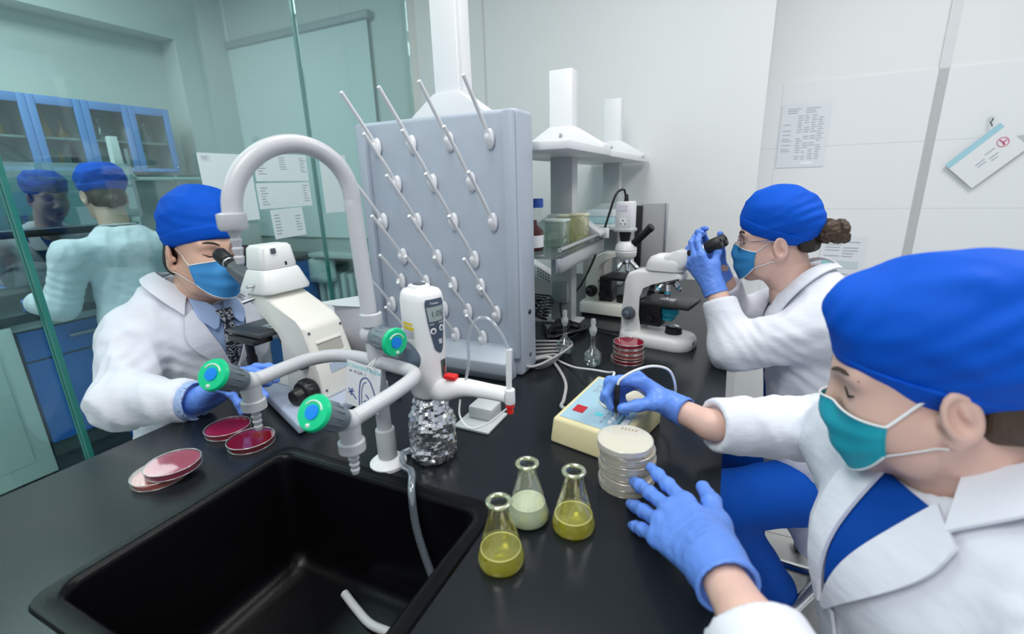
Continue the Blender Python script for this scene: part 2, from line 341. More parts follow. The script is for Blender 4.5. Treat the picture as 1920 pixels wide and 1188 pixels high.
AMB = mat('amber glass', (.30, .17, .06), .15); CLR = glass('dusty glass', (.72, .78, .75), .1, .6, .25)
for n, (y, z, h, r, m_, lb) in enumerate(((1.2, 1.67, .15, .035, AMB, 'amber flask on the upper shelf of the leftmost wall cabinet'), (1.40, 1.67, .16, .03, AMB, 'tall amber flask in the cabinet above the reflected woman'), (1.475, 1.67, .09, .028, AMB, 'short amber flask beside the tall one in the second wall cabinet'),
    (1.66, 1.67, .12, .035, CLR, 'clear flask on the upper shelf of the third wall cabinet'), (1.9, 1.67, .12, .03, CLR, 'clear flask in the wall cabinet nearest the corner'), (1.50, 1.502, .10, .014, BLACK, 'slim dark bottle on the lower shelf of the second wall cabinet'), (1.44, 1.502, .09, .014, AMB, 'slim amber bottle left of the slim dark bottle'), (1.86, 1.502, .13, .02, CLR, 'tall glass cylinder low in the corner wall cabinet'))):
    tag(MB().lathe(bottle_profile(h, r) if r > .02 else [(0, 0), (r, 0), (r, h*.8), (r*.6, h*.85), (r*.6, h), (0, h)], (-3.46, y, z), 16).obj('reagent_bottle', m_), lb, 'bottle', 'glassware in the wall cabinets')
bs = thing('burette_stand', 'thin burette and clamp against the tiles behind the standing woman', 'burette', (-3.2, 1.88, .845))
MB().cyl((0, 0, 0), (0, 0, .62), .006, n=8).obj('rod', STEEL, bs); MB().box((0, 0, .01), (.14, .1, .02)).obj('base', DARK, bs); MB().cyl((.03, 0, .35), (.03, 0, .6), .006, n=8).obj('burette_tube', GLASSW, bs); MB().box((.015, 0, .36), (.06, .03, .025)).obj('clamp', BLACK, bs)
tg = thing('tongs', 'steel tongs lying on the black far bench', 'tongs', (-2.96, 1.04, .847))
for s in (-1, 1): MB().tube([(0, -.1, .005), (.01*s, 0, .012), (.004*s, .1, .005)], .004, 8).obj('arm', STEEL, tg)
# ---------------------------------------------------------------- notices on the tile wall
nt_ = thing('typed_notice', 'typed notice in a clear sleeve taped on the white tiles', 'notice', (.29, 2.969, 1.545))
MB().box((0, 0, 0), (.215, .002, .31)).obj('sheet', mat('sleeved paper', (.74, .78, .82), .3), nt_, 0)
lines('print', INK, nt_, (-.03, -.001, -.12), (1, 0, 0), (0, 0, 1), .12, .22, 20, rnd, .85, 4); lines('print', INK, nt_, (-.095, -.001, -.12), (1, 0, 0), (0, 0, 1), .05, .2, 20, rnd, .45, 1)
lines('print', INK, nt_, (-.08, -.001, .105), (1, 0, 0), (0, 0, 1), .16, .03, 3, rnd, .9, 2)
MB().box((.03, -.002, -.135), (.05, .001, .012)).obj('tape', mat('shiny tape', (.9, .92, .95), .1), nt_, 0)
n2 = thing('typed_notice', 'certificate with a small blue green photo behind the hair bun woman', 'notice', (.54, 2.969, .90)); n2.rotation_euler[1] = .03
MB().box((0, 0, 0), (.2, .002, .27)).obj('sheet', MATS['sleeved paper'], n2, 0); lines('print', INK, n2, (-.08, -.001, .02), (1, 0, 0), (0, 0, 1), .16, .09, 6, rnd, .9, 2)
MB().box((-.06, -.002, -.015), (.05, .001, .05)).obj('picture', mat('aqua print', (.3, .62, .66), .5), n2, 0); MB().box((.03, -.002, -.015), (.1, .001, .04)).obj('picture', mat('grey print', (.58, .66, .70), .5), n2, 0); lines('print', INK, n2, (-.08, -.001, -.13), (1, 0, 0), (0, 0, 1), .16, .07, 5, rnd, .9, 1)
cd = thing('hanging_card', 'white card with blue stripe and red round stamp hung askew on tiles', 'card', (1.015, 2.95, 1.415))
R = Matrix.Rotation(math.radians(-47), 3, 'Y'); U = R @ Vector((1, 0, 0)); V = R @ Vector((0, 0, 1)); ang = Matrix.Rotation(math.radians(8), 3, 'X')
def cq(a0, a1, b0, b1, off, th=.002): return MB().box(U*(a0+a1)/2+V*(b0+b1)/2+Vector((0, off, 0)), (a1-a0, th, b1-b0), rot=R)
cq(-.118, .118, -.09, .07, 0).obj('card_face', mat('card white', (.78, .80, .82), .35), cd, 0); cq(-.118, .118, .045, .07, -.002, .001).obj('stripe', mat('card blue', (.36, .62, .72), .4), cd, 0)
RED = mat('red stamp ink', (.62, .05, .16), .5); st = MB(); c0 = U*.075+V*-.005+Vector((0, -.0025, 0))
st.tube([c0+U*.02*math.cos(a)+V*.02*math.sin(a) for a in np.linspace(0, 2*PI, 24)], .0012, 6, 0); st.tube([c0+U*-.002+V*.016, c0, c0+U*.015+V*-.002], .002, 6, 2); st.tube([c0, c0+U*-.004+V*-.013], .003, 6, 0); st.obj('stamp', RED, cd)
lines('print', INK, cd, U*-.05+V*-.05+Vector((0, -.0012, 0)), U, V, .1, .05, 4, rnd, .7, 2)
MB().tube([(.0, -.004, .155), (.0, -.006, .145), (-.006, -.006, .138), (0, -.006, .13), (.004, -.004, .12)], .0022, 8).obj('hook', INKD, cd); MB().cyl((0, .0, .155), (0, .015, .155), .011, n=16).obj('hook_disc', GLASSW, cd)
sk = MB().lathe([(0, 0), (.018, 0), (.016, .006), (0, .008)], (1.135, 2.971, 1.475), 16, (0, -1, 0)); tag(sk.obj('suction_hook', GLASSW), 'tiny clear suction hook on tiles right of the card', 'hook')
# ================================================================ the bench
T = .85
BTOP = mat('black laboratory worktop', (.012, .015, .019), .22, spec=.3, bump=(300, .02)); SINKM = mat('black moulded sink', (.003, .003, .004), .3, spec=.2, bump=(200, .05))
bn = thing('laboratory_bench', 'black topped island bench with a sink, in the middle of the room', 'bench', (0, 0, 0))
X0, X1, Y0, Y1 = -1.118, .022, -.35, 2.518; SX0, SX1, SY0, SY1 = -.785, -.298, .155, .565
def slab():
    mb = MB(); n = 6; inner = rrect(SX0, SX1, SY0, SY1, .03, T, n); k = n+1
    outer = [(X1, Y1, T), (X0, Y1, T), (X0, Y0, T), (X1, Y0, T)]
    V = inner+outer+[(x, y, T-.03) for x, y, z in inner+outer]; N = len(inner); f = []
    for c in range(4):
        for i in range(n): f.append((N+c, c*k+i, c*k+i+1))
        d = (c+1) % 4; f.append((N+c, c*k+n, d*k, N+d))
    M_ = N+4; f += [tuple(M_+i for i in q)[::-1] for q in f]
    f += [(i, (i+1) % N, M_+(i+1) % N, M_+i) for i in range(N)]+[(N+(i+1) % 4, N+i, M_+N+i, M_+N+(i+1) % 4) for i in range(4)]
    mb._add(V, f); return mb
slab().obj('worktop', BTOP, bn, 30)
CARC = mat('bench carcass grey', (.42, .44, .46), .45)
for b in ((-.95, -.93, -.3, 2.5), (-.2, -.18, -.3, 2.5)): boxo('side_panel', b[0], b[1], b[2], b[3], 0, .818, CARC, bn)
for y in (-.3, 1.2, 2.48): boxo('end_panel', -.93, -.2, y, y+.02, 0, .60, CARC, bn)
sk_ = thing('sink', 'deep black rectangular sink set into the bench', 'sink', (0, 0, 0))
mb = MB(); n = 6
mb.loops([rrect(SX0+.001, SX1-.001, SY0+.001, SY1-.001, .028, T+.001, n), rrect(SX0+.003, SX1-.003, SY0+.003, SY1-.003, .027, T+.004, n), rrect(-.770, -.318, .178, .546, .03, T+.004, n), rrect(-.764, -.324, .184, .540, .028, T+.001, n), rrect(-.761, -.327, .187, .537, .026, T-.008, n),
    rrect(-.748, -.338, .198, .526, .03, .66, n), rrect(-.742, -.344, .204, .520, .03, .635, n), rrect(-.72, -.366, .226, .498, .025, .62, n)], False, True)
mb.obj('bowl', SINKM, sk_, 50)
mb = MB(); mb.lathe([(0, .004), (.028, .004), (.036, 0), (.04, .001)], (-.54, .33, .6205), 24); mb.obj('drain', mat('drain black', (.03, .03, .03), .4), sk_)
hz = MB().tube([(-.589, .483, .632), (-.545, .468, .628), (-.50, .455, .628), (-.44, .455, .630), (-.40, .44, .630)], .0075, 10); tag(hz.obj('hose_end', mat('milky hose', (.62, .64, .66), .4)), 'milky hose end lying on the bottom of the sink', 'hose')
# ---------------------------------------------------------------- tap
tp = thing('laboratory_tap', 'pale three outlet laboratory tap with gooseneck behind the sink', 'tap', (-.547, .592, T))
def L(p): return (p[0]+.547, p[1]-.592, p[2]-T)
MB().lathe([(0, 0), (.034, 0), (.034, .006), (.026, .013), (.018, .016), (0, .016)], n=40).obj('flange', PLAST, tp)
MB().cyl((0, 0, .016), (0, 0, .075), .0175, bev=.002).obj('sleeve', mat('tap grey', (.50, .52, .54), .4), tp)
P = [(0, 0, .07), (-.002, 0, .2), (-.006, -.001, .35), (-.01, -.002, .47)]
a = np.array((-.01, -.002, .485)); e_ = np.array((-.072, -.165, .47)); mid = (a+e_)/2; hd = (a-e_)/2
for t in np.linspace(0, PI, 14): P.append(tuple(mid+hd*math.cos(t)+np.array((0, 0, .087))*math.sin(t)))
P.append((-.074, -.166, .462))
MB().tube(P, .0132, 18, 3).obj('gooseneck', PALE, tp)
MB().lathe([(.0145, 0), (.0185, .002), (.0185, .022), (.0145, .024)], (-.002, 0, .272), 28, closed=True).obj('collar', PALE, tp)
def barbs(c, n=4, r=.0072, l=.042):
    pr = [(0, 0)]
    for i in range(n):
        z = -l+i*l/n; pr += [(r*.72+.0003*i, z), (r+.0006*i, z+l/n*.75), (r*.72+.0003*i, z+l/n*.95)]
    pr += [(r*.8, 0)]; pr = [(0, -l)]+pr[1:]; return MB().lathe(pr, c, 20)
o = MB().lathe([(.0128, .014), (.0185, .012), (.019, -.006), (.016, -.010), (.009, -.011), (0, -.011)], (-.074, -.166, .460), 28).obj('outlet_collar', PALE, tp); barbs((-.074, -.166, .452), 4, .007, .048).obj('hose_barb', PALE, o)
GREEN = mat('green knob disc', (.0, .55, .24), .35); BDOT = mat('blue knob dot', (.0, .22, .75), .35)
def valve(j, d, nozzle, l=.075):
    j, d = Vector(j), Vector(d).normalized()
    v = MB().sphere(j, .0165, 20); v.cyl(j, j+d*.022, .0145, .0125)
    if nozzle: v.cyl(j, j+Vector((0, 0, -.028)), .0155, .0145); v.lathe([(.0148, -.028), (.0185, -.030), (.0185, -.044), (.011, -.047), (0, -.047)], j, 28)
    v = v.obj('valve_body', PALE, tp)
    if nozzle: barbs(j+Vector((0, 0, -.046)), 4, .0066, .036).obj('hose_barb', PALE, v)
    k = MB().lathe([(0, .018), (.0165, .018), (.018, .024), (.0205, .066), (.019, .069), (0, .069)], j, 28, d)
    for i in range(14):
        a_ = 2*PI*i/14; u = d.orthogonal().normalized(); w_ = d.cross(u); q = j+(u*math.cos(a_)+w_*math.sin(a_))*.0195
        k.cyl(q+d*.036, q+d*.064, .0011, n=6)
    k = k.obj('knob', mat('knob grey', (.16, .20, .23), .4), tp, 50)
    MB().lathe([(0, .0695), (.0225, .068), (.024, .071), (.022, .0755), (.012, .0765), (0, .0765)], j, 32, d).obj('knob_disc', GREEN, k, 30)
    MB().lathe([(0, .0766), (.0098, .0768), (.0094, .0782), (0, .0786)], j, 24, d).obj('knob_dot', BDOT, k)
    u = d.orthogonal().normalized(); w_ = d.cross(u); up = Vector((0, 0, 1)); up = (up-d*up.dot(d)).normalized(); sd = up.cross(d)
    MB().tube([j+d*.0772+(up*math.sin(a_)+sd*math.cos(a_))*.0145 for a_ in np.linspace(.3, 2.5, 12)], .0008, 6, 0).obj('knob_mark', PLAST, k)
    MB().box(j+d*.0765-up*.0165, (.004, .004, .0035)).obj('knob_mark', PLAST, k)
A, B = L((-.662, .432, 1.064)), L((-.458, .427, 1.040))
MB().tube([(0, 0, .205), (-.04, -.002, .209), (-.085, -.012, .210), (-.112, -.045, .211), (-.116, -.09, .212), (-.115, -.13, .213), A], .0118, 16).obj('outlet_arm', PALE, tp)
MB().tube([(0, 0, .205), (.045, -.002, .203), (.078, -.005, .200), (.094, -.022, .199), (.098, -.06, .197), (.094, -.11, .193), B], .0118, 16).obj('outlet_arm', PALE, tp)
valve(A, (.2, -.81, .53), True); valve(B, (.08, -.80, .59), True); valve(L((-.553, .588, 1.107)), (.97, -.26, .0), False)
tgk = thing('hang_tag', 'white instruction tag with a drawn tap hanging on the tap arm', 'tag', (-.543, .556, 1.064)); tgk.rotation_euler = (math.radians(-6), math.radians(7), 0)
MB().box((0, 0, -.04), (.073, .0012, .08)).obj('card', mat('tag card', (.80, .82, .85), .4), tgk, 0)
FM = frame((1, 0, 0), (0, 0, 1)); TEAL = mat('teal print', (.12, .62, .66), .5); NAVY = mat('navy print', (.07, .10, .30), .5)
text('tag_title', 'УСТАНОВКА ВОДЫ', .0078, TEAL, tgk, (0, -.0007, -.008), FM); text('tag_line', 'м- А.Ц.К. 1', .0075, INKD, tgk, (-.012, -.0007, -.017), FM)
dr = MB(); yy = -.0008
dr.tube([(-.004, yy, -.078), (-.006, yy, -.05), (-.004, yy, -.03), (.006, yy, -.022), (.016, yy, -.028), (.024, yy, -.042), (.03, yy, -.055)], .0014, 6, 4, flat=.3, up=(0, 1, 0)); dr.tube([(.001, yy, -.078), (-.001, yy, -.05), (.002, yy, -.034), (.008, yy, -.03)], .001, 6, 4, flat=.3, up=(0, 1, 0))
for q in (((-.03, -.05), (-.012, -.066)), ((-.03, -.058), (-.018, -.052)), ((.008, -.052), (.024, -.066)), ((.004, -.066), (.022, -.058)), ((-.022, -.048), (-.024, -.062))): dr.tube([(q[0][0], yy, q[0][1]), (q[1][0], yy, q[1][1])], .0014, 6, 0, flat=.3, up=(0, 1, 0))
dr.obj('tag_drawing', NAVY, tgk); MB().tube([(.012, 0, -.004), (.022, -.018, .006), (.026, -.006, .016), (.016, .012, .012), (.012, .002, -.004)], .0012, 6).obj('cable_tie', PLAST, tgk)
# ---------------------------------------------------------------- drying rack
dk = thing('drying_rack', 'grey upright drying rack with rows of slanted white pegs', 'rack', (-.71, 1.05, T))
RK = mat('blue grey rack plastic', (.42, .47, .55), .4, bump=(40, .03))
MB().box((0, .055, .335), (.476, .10, .67), .012, seg=3).obj('panel', RK, dk)
for s in (-1, 1): MB().box((s*.219, -.002, .36), (.028, .02, .61), .006).obj('edge_rib', RK, dk)
tr = MB(); prof = [(-.075, .03), (-.075, .058), (-.07, .062), (0, .108), (0, .02)]
tr.prism([(-.062, .028), (-.066, .06), (-.02, .084), (.006, .088), (.006, .0), (-.04, .0)], (0, 0, 0), (0, 1, 0), (0, 0, 1), .44, .004).obj('drip_tray', mat('tray grey', (.45, .50, .57), .35), dk)
MB().lathe([(0, 0), (.007, 0), (.006, .003), (0, .004)], (.2385, .055, .17), 16, (1, 0, 0)).obj('screw', BLACK, dk); MB().lathe([(0, 0), (.006, 0), (.005, .003), (0, .004)], (.2385, .055, .05), 16, (1, 0, 0)).obj('screw', DARK, dk)
PEG = mat('white peg', (.82, .82, .84), .3)
def peg(x, z, l):
    m = MB(); d = Vector((0, -.68, .735)); b = Vector((x+.71, -.001, z-T))
    v = []
    m.sphere(b+Vector((0, 0, .0)), (.0125, .008, .0235), 20)
    m.tube([b+Vector((0, -.002, -.012)), b+Vector((0, -.012, .0))+d*.004, b+d*l*.2, b+d*(l-.004), b+d*l], [.0085, .0075, .0056, .0047, .0044, .0043], 14, 4); m.sphere(b+d*l, .0046, 12); m.obj('peg', PEG, dk, 60)
for r_, (z, xs) in enumerate(((1.455, (-.881, -.767, -.654, -.541)), (1.358, (-.825, -.711, -.597)), (1.26, (-.884, -.769, -.655, -.541)), (1.164, (-.828, -.713, -.599)))):
    for x in xs: peg(x, z, .157)
for z, xs in ((1.092, (-.842, -.758, -.669, -.584)), (1.021, (-.884, -.792, -.704, -.627, -.541)), (.949, (-.842, -.758, -.671, -.586))):
    for x in xs: peg(x, z, .115 if x > -.88 else .15)
# ---------------------------------------------------------------- foil bottle and dispenser
fb = thing('foil_bottle', 'bottle wrapped in crumpled foil under the dispenser', 'bottle', (-.483, .65, T))
def foil():
    rr = []; N, K = 40, 26
    for k in range(K):
        t = k/(K-1); z = t*.128; R0 = .0435 if t < .62 else .0435-.016*((t-.62)/.38)**.8
        if t < .06: R0 -= .006*(1-t/.06)
        ring = []
        for i in range(N):
            a = 2*PI*i/N; p = Vector((math.cos(a)*3, math.sin(a)*3, t*5.5))
            dsp = .0060*(abs(noise.noise(p*1.5))*1.2-.3)+.0036*noise.noise(p*3.3)+.0018*noise.noise(p*7)+.0006*noise.noise(p*15)
            if t > .96: dsp += .002*math.sin(9*a)
            r = R0+dsp; ring.append((r*math.cos(a), r*math.sin(a), max(z+.002*noise.noise(p*3), 0 if k else 0)))
        rr.append(ring)
    return MB().loops(rr, True, True)
foil().obj('foil_wrap', mat('aluminium foil', (.90, .91, .93), .24, 1, bump=(120, .25)), fb, 12)
MB().cyl((0, 0, .10), (0, 0, .14), .022).obj('bottle_neck', mat('smoky neck', (.12, .12, .12), .2), fb)
ds = thing('bottle_dispenser', 'white digital bottle top burette with spout standing on the foil bottle', 'dispenser', (-.483, .65, T+.13))
def LD(p): return Vector((p[0]+.483, p[1]-.65, p[2]-T-.13))
DW = mat('white dispenser shell', (.83, .83, .84), .3)
def oval(rx, ry, z, n=32, p=2.6, cx=0, cy_=0):
    return [(cx+rx*np.sign(math.cos(a))*abs(math.cos(a))**(2/p), cy_+ry*np.sign(math.sin(a))*abs(math.sin(a))**(2/p), z) for a in np.linspace(0, 2*PI, n, endpoint=False)]
RZ = Matrix.Rotation(math.radians(-20), 3, 'Z')
def rot(rings): return [[tuple(RZ @ Vector(p)) for p in r] for r in rings]
MB().loops(rot([oval(.028, .028, .002), oval(.031, .03, .006), oval(.033, .031, .05), oval(.0365, .032, .10), oval(.039, .033, .155), oval(.039, .033, .182), oval(.037, .031, .193), oval(.033, .027, .199), oval(.026, .021, .201)]), True, True).obj('housing', DW, ds, 50)
MB().lathe([(.02, -.012), (.026, -.01), (.027, .004), (.0, .004)], (0, 0, 0), 28).obj('thread_collar', DARK, ds)
o = MB().loops(rot([oval(.02, .017, .2005, cx=-.004), oval(.019, .016, .206, cx=-.004), oval(.016, .013, .207, cx=-.004)]), True, True).obj('top_cap', DW, ds, 50); MB().loops(rot([oval(.013, .010, .2071, cx=-.004), oval(.0125, .0095, .2085, cx=-.004)]), True, True).obj('cap_badge', DARK, o)
# control panel: shield shape on the face turned towards the sink side
def onface(a, b, off): # a along the face, b height
    z = b; rx = np.interp(z, [.05, .10, .155, .182, .193], [.033, .0365, .039, .039, .037]); ry = np.interp(z, [.05, .10, .155, .182, .193], [.031, .032, .033, .033, .031])
    ph = -math.radians(2)+a/.036; p = 2.6; c, s = math.cos(ph), math.sin(ph)
    return RZ @ Vector(((rx+off)*np.sign(c)*abs(c)**(2/p), (ry+off)*np.sign(s)*abs(s)**(2/p), z))
def patch(pl, pr, z0, z1, off, n=10, k=14):
    rows = []
    for i in range(k):
        t = i/(k-1); z = z0+(z1-z0)*t; l, r = np.interp(t, *pl), np.interp(t, *pr); rows.append([onface(l+(r-l)*j/(n-1), z, off) for j in range(n)])
    m = MB(); V = [p for r in rows for p in r]; m._add(V, [(i*n+j, i*n+j+1, (i+1)*n+j+1, (i+1)*n+j) for i in range(k-1) for j in range(n-1)]); return m
pn = patch(([0, .08, .6, .93, 1], [.004, -.002, -.013, -.017, -.014]), ([0, .08, .6, .93, 1], [.008, .012, .017, .018, .015]), .088, .187, .0008, 12, 20).obj('control_panel', mat('dark panel', (.06, .085, .13), .3), ds)
patch(([0, 1], [-.010, -.0135]), ([0, 1], [.0125, .0145]), .148, .174, .0014).obj('display', mat('lcd grey green', (.33, .40, .38), .25), pn)
def ftext(s, a, b, size, m):
    p = onface(a, b, .0018); q = onface(a+.003, b, .0018); text('lettering', s, size, m, pn, p, frame(q-p, (0, 0, 1)), .0001)
ftext('1.05', .002, .161, .014, DARK); ftext('Titrette', .0, .180, .0055, PLAST); ftext('CLEAR', -.006, .1435, .0032, PLAST); ftext('SELECT', .008, .1445, .0032, PLAST)
for a, b in ((-.0035, .131), (.0085, .134)):
    p = onface(a, b, .0012); q = (p-Vector((0, 0, b))).normalized(); MB().lathe([(.0036, 0), (.0056, .0006), (.0036, .0012)], p, 24, q, closed=True).obj('button_ring', PLAST, pn); MB().lathe([(0, .0006), (.0035, .0008), (0, .0014)], p, 16, q).obj('button', DARK, pn)
patch(([0, 1], [.004, .0025]), ([0, 1], [.0095, .0095]), .105, .114, .0012, 4, 4).obj('panel_mark', GREY, pn)
def onside(a, b, off):
    v = onface(a-.052, b, off); return v
def spatch(a0, a1, z0, z1, off):
    m = MB(); n = 6; V = [onside(a0+(a1-a0)*j/(n-1), z, off) for z in (z0, z1) for j in range(n)]; m._add(V, [(j, j+1, n+j+1, n+j) for j in range(n-1)]); return m
YEL = mat('yellow sticker', (.85, .62, .02), .5)
spatch(-.012, .006, .141, .1455, .0008).obj('sticker', YEL, ds); spatch(-.012, .009, .133, .1385, .0008).obj('sticker', YEL, ds); spatch(-.012, .008, .118, .131, .0006).obj('sticker', mat('foil sticker', (.7, .71, .73), .25, .4), ds)
wn = patch(([0, 1], [.008, .006]), ([0, 1], [.021, .021]), .038, .073, .0008, 6, 6).obj('window', mat('dark inspection window', (.05, .05, .05), .1), ds); patch(([0, 1], [.015, .013]), ([0, 1], [.0195, .0195]), .041, .058, .0014, 4, 4).obj('piston', mat('red piston', (.45, .04, .04), .4), wn)
kd = Vector((-.55, -.8, .1)).normalized(); kc = LD((-.497, .624, 1.062)); MB().lathe([(0, -.012), (.024, -.012), (.0265, -.008), (.0265, .012), (.023, .0165), (0, .0175)], kc, 36, kd).obj('hand_wheel', mat('blue grey wheel', (.10, .14, .19), .4), ds)
MB().tube([LD((-.475, .645, .992)), LD((-.44, .638, .999)), LD((-.40, .636, 1.012)), LD((-.355, .638, 1.012)), LD((-.318, .64, 1.010))], [.015, .0165, .0145, .012, .011, .011], 16, 5, flat=1.25).obj('spout_arm', DW, ds)
MB().box(LD((-.424, .637, 1.028)), (.024, .016, .009), .003).obj('button', mat('red button', (.75, .02, .02), .35), ds)
o = MB().cyl(LD((-.312, .64, .995)), LD((-.312, .64, 1.022)), .009, bev=.002); o.cyl(LD((-.313, .64, 1.02)), LD((-.311, .64, 1.092)), .0048).obj('spout_tube', DW, ds)
MB().cyl(LD((-.312, .64, .992)), LD((-.312, .64, .978)), .0055).obj('spout_cap', MATS['red button'], ds); MB().cyl(LD((-.312, .64, .998)), LD((-.312, .64, .990)), .008).obj('spout_cap', MATS['red button'], ds)
TUB = glass('milky tubing', (.80, .84, .88), .12, .5, .35, (.85, .88, .92))
MB().tube([LD((-.311, .64, 1.09)), LD((-.322, .64, 1.115)), LD((-.345, .64, 1.140)), LD((-.37, .64, 1.135)), LD((-.386, .64, 1.10)), LD((-.388, .64, 1.06)), LD((-.396, .638, 1.02))], .0026, 10).obj('tubing', TUB, ds)
MB().tube([LD((-.405, .632, .990)), LD((-.40, .62, .965)), LD((-.375, .61, .952)), LD((-.345, .62, .962)), LD((-.318, .64, .985))], .0016, 8).obj('tubing', PLAST, ds)
ps = thing('support_plate', 'grey metal support foot behind the foil bottle', 'stand', (-.462, .80, T))
MB().box((0, 0, .003), (.085, .095, .006), .002).obj('foot_plate', GREY, ps); MB().box((0, .02, .02), (.06, .05, .03), .006).obj('socket', GREY, ps)
hs = MB().tube([(-.523, .645, T+.009), (-.535, .615, T+.008), (-.502, .582, T+.012), (-.470, .562, T+.020), (-.448, .530, T+.006), (-.432, .515, .80), (-.40, .500, .74), (-.355, .478, .69)], .0065, 12); tag(hs.obj('drain_hose', glass('clear hose', (.72, .80, .86), .15, .7, .3, (.55, .62, .70))), 'clear hose running from the foil bottle down into the sink', 'hose')
# ---------------------------------------------------------------- glassware
def vessel(outer, th=.0016): # closed glass wall
    inner = [(max(r-th, 0), z) for r, z in outer]; inner[0] = (0, outer[0][1]+th*1.3); return outer+inner[::-1]
GW = glass('flask glass', (.97, .985, .97), .05, .85); RIM = glass('greenish glass lip', (.80, .86, .55), .25, .8, .35, (.75, .80, .45))
LIQ = {}
for k, (t_, body, bc) in dict(yellow=((.92, .88, .25), .10, (.98, .92, .12)), milky=((.9, .95, .75), .93, (.86, .93, .66))).items(): LIQ[k] = glass('liquid '+k, t_, .05, .3, body, bc, thru=.15, edge=.75 if k == 'yellow' else .98)
CONE = [(0, .001), (.027, .001), (.0318, .005), (.0325, .012), (.030, .022), (.0165, .073), (.0145, .082), (.0142, .094), (.0165, .0965)]
def erlen(label, x, y, kind, lv):
    t = thing('conical_flask', label, 'flask', (x, y, T), 'conical flasks by the sink')
    MB().lathe(CONE, n=48).obj('flask_wall', GW, t, 60)
    pr = [(0, .0016)]+[(r-.0012, z) for r, z in CONE[1:-1] if z < lv]
    rl = np.interp(lv, [z for r, z in CONE], [r for r, z in CONE])-.0012; pr += [(rl, lv), (0, lv)]; MB().lathe(pr, n=48).obj('liquid', LIQ[kind], t, 40)
    MB().lathe([(rl-.0006+.0011*math.cos(a), lv+.0012*math.sin(a)) for a in np.linspace(0, 2*PI, 8, endpoint=False)], n=48, closed=True).obj('meniscus_glint', mat('bright rim '+kind, (.85, .80, .25) if kind == 'yellow' else (.88, .92, .72), .2), t, 90)  # bright ring of light at the liquid's edge, painted in a paler colour
    MB().lathe([(.0145+.0035*math.cos(a), .098+.0028*math.sin(a)) for a in np.linspace(0, 2*PI, 12, endpoint=False)], n=48, closed=True).obj('lip', RIM, t, 90)
erlen('conical flask of clear yellow liquid nearest the sink corner', -.2465, .462, 'yellow', .026); erlen('conical flask half full of milky pale green liquid', -.246, .556, 'milky', .032); erlen('conical flask of yellow liquid nearest the blue gloved hand', -.176, .564, 'yellow', .026)
def volumetric(label, x, y, h, tipy):
    t = thing('volumetric_flask', label, 'flask', (x, y, T), 'stoppered round flasks')
    pr = [(0, .001), (.014, .001), (.024, .010), (.027, .024), (.022, .040), (.010, .052), (.0065, .062), (.0062, h), (.0085, h+.004)]; MB().lathe(pr, n=36).obj('flask_wall', glass('round flask glass', (.93, .96, .95), .10, .9), t, 60)
    MB().lathe([(0, .002), (.014, .002), (.0235, .011), (.0262, .024), (.0235, .035), (0, .035)], n=32).obj('liquid', glass('clear water', (.90, .94, .95), .08, .6), t, 60)
    FR = glass('frosted stopper', (.9, .93, .92), .1, .5, .55, (.85, .87, .84)); MB().lathe([(0, h-.008), (.006, h-.008), (.0105, h+.003), (.0105, h+.014), (.006, h+.020), (.0075, h+.03), (.006, h+.04), (0, h+.041)], n=24).obj('stopper', FR, t, 50)
volumetric('stoppered round flask nearer the yellow counter box', -.322, 1.20, .098, 0); volumetric('stoppered round flask beside the black cable coil', -.425, 1.262, .098, 0)
# ---------------------------------------------------------------- petri dishes
DISH = glass('dish plastic', (.97, .96, .96), .02, .42); DRIM = glass('dish rim plastic', (.95, .93, .92), .15, .7, .35, (.85, .82, .80), thru=.2); BASE = None
def dish(label, x, y, z, agar, group, rz=0, tilt=0, R=.0455, h=.0135, lid=True, fill=.006):
    t = thing('petri_dish', label, 'petri dish', (x, y, z), group, rz); t.rotation_euler[0] = tilt
    MB().lathe([(0, 0), (R-.002, 0), (R-.0015, .0005), (R-.0015, h-.002), (R-.0027, h-.002), (R-.0027, .0015), (0, .0015)], n=48).obj('dish_base', DISH, t, 30)
    MB().lathe([(0, .0017), (R-.003, .0017), (R-.003, .0017+fill), (0, .0017+fill)], n=48).obj('agar', agar, t, 30)
    if lid: MB().lathe([(0, h), (R-.001, h), (R, h-.0006), (R, .005), (R-.001, .005), (R-.001, h-.0012), (0, h-.0012)], n=48).obj('lid', DISH, t, 30)
    rm = MB(); rm.lathe([(R-.0008+.0009*math.cos(a), h-.0006+.0009*math.sin(a)) for a in np.linspace(0, 2*PI, 8, endpoint=False)], n=48, closed=True); rm.lathe([(R-.002+.0009*math.cos(a), .001+.0009*math.sin(a)) for a in np.linspace(0, 2*PI, 8, endpoint=False)], n=48, closed=True); rm.obj('rim', DRIM, t, 90)
    return t
def agar(name, col, rough=.12): return mat(name, col, rough, coat=.5)
RED1, RED2, RED3 = agar('dark red agar', (.26, .006, .018)), agar('crimson agar', (.42, .010, .05)), agar('pink agar', (.62, .16, .14)); MAG = agar('magenta agar', (.50, .05, .13))
g = 'red culture dishes by the seated man'
dish('dark red petri dish under the tap nozzle, right of its pair', -.861, .541, T, RED1, g, fill=.009); dish('red petri dish against the cuff of the seated man', -.956, .556, T, RED2, g, fill=.009)
dish('pale pink petri dish, lower of the leaning pair', -.912, .395, T, RED3, g, fill=.006); dish('magenta petri dish leaning on the pale pink one', -.893, .410, T+.0150, MAG, g, tilt=.0, fill=.010)
g = 'red dishes stacked before the far microscope'
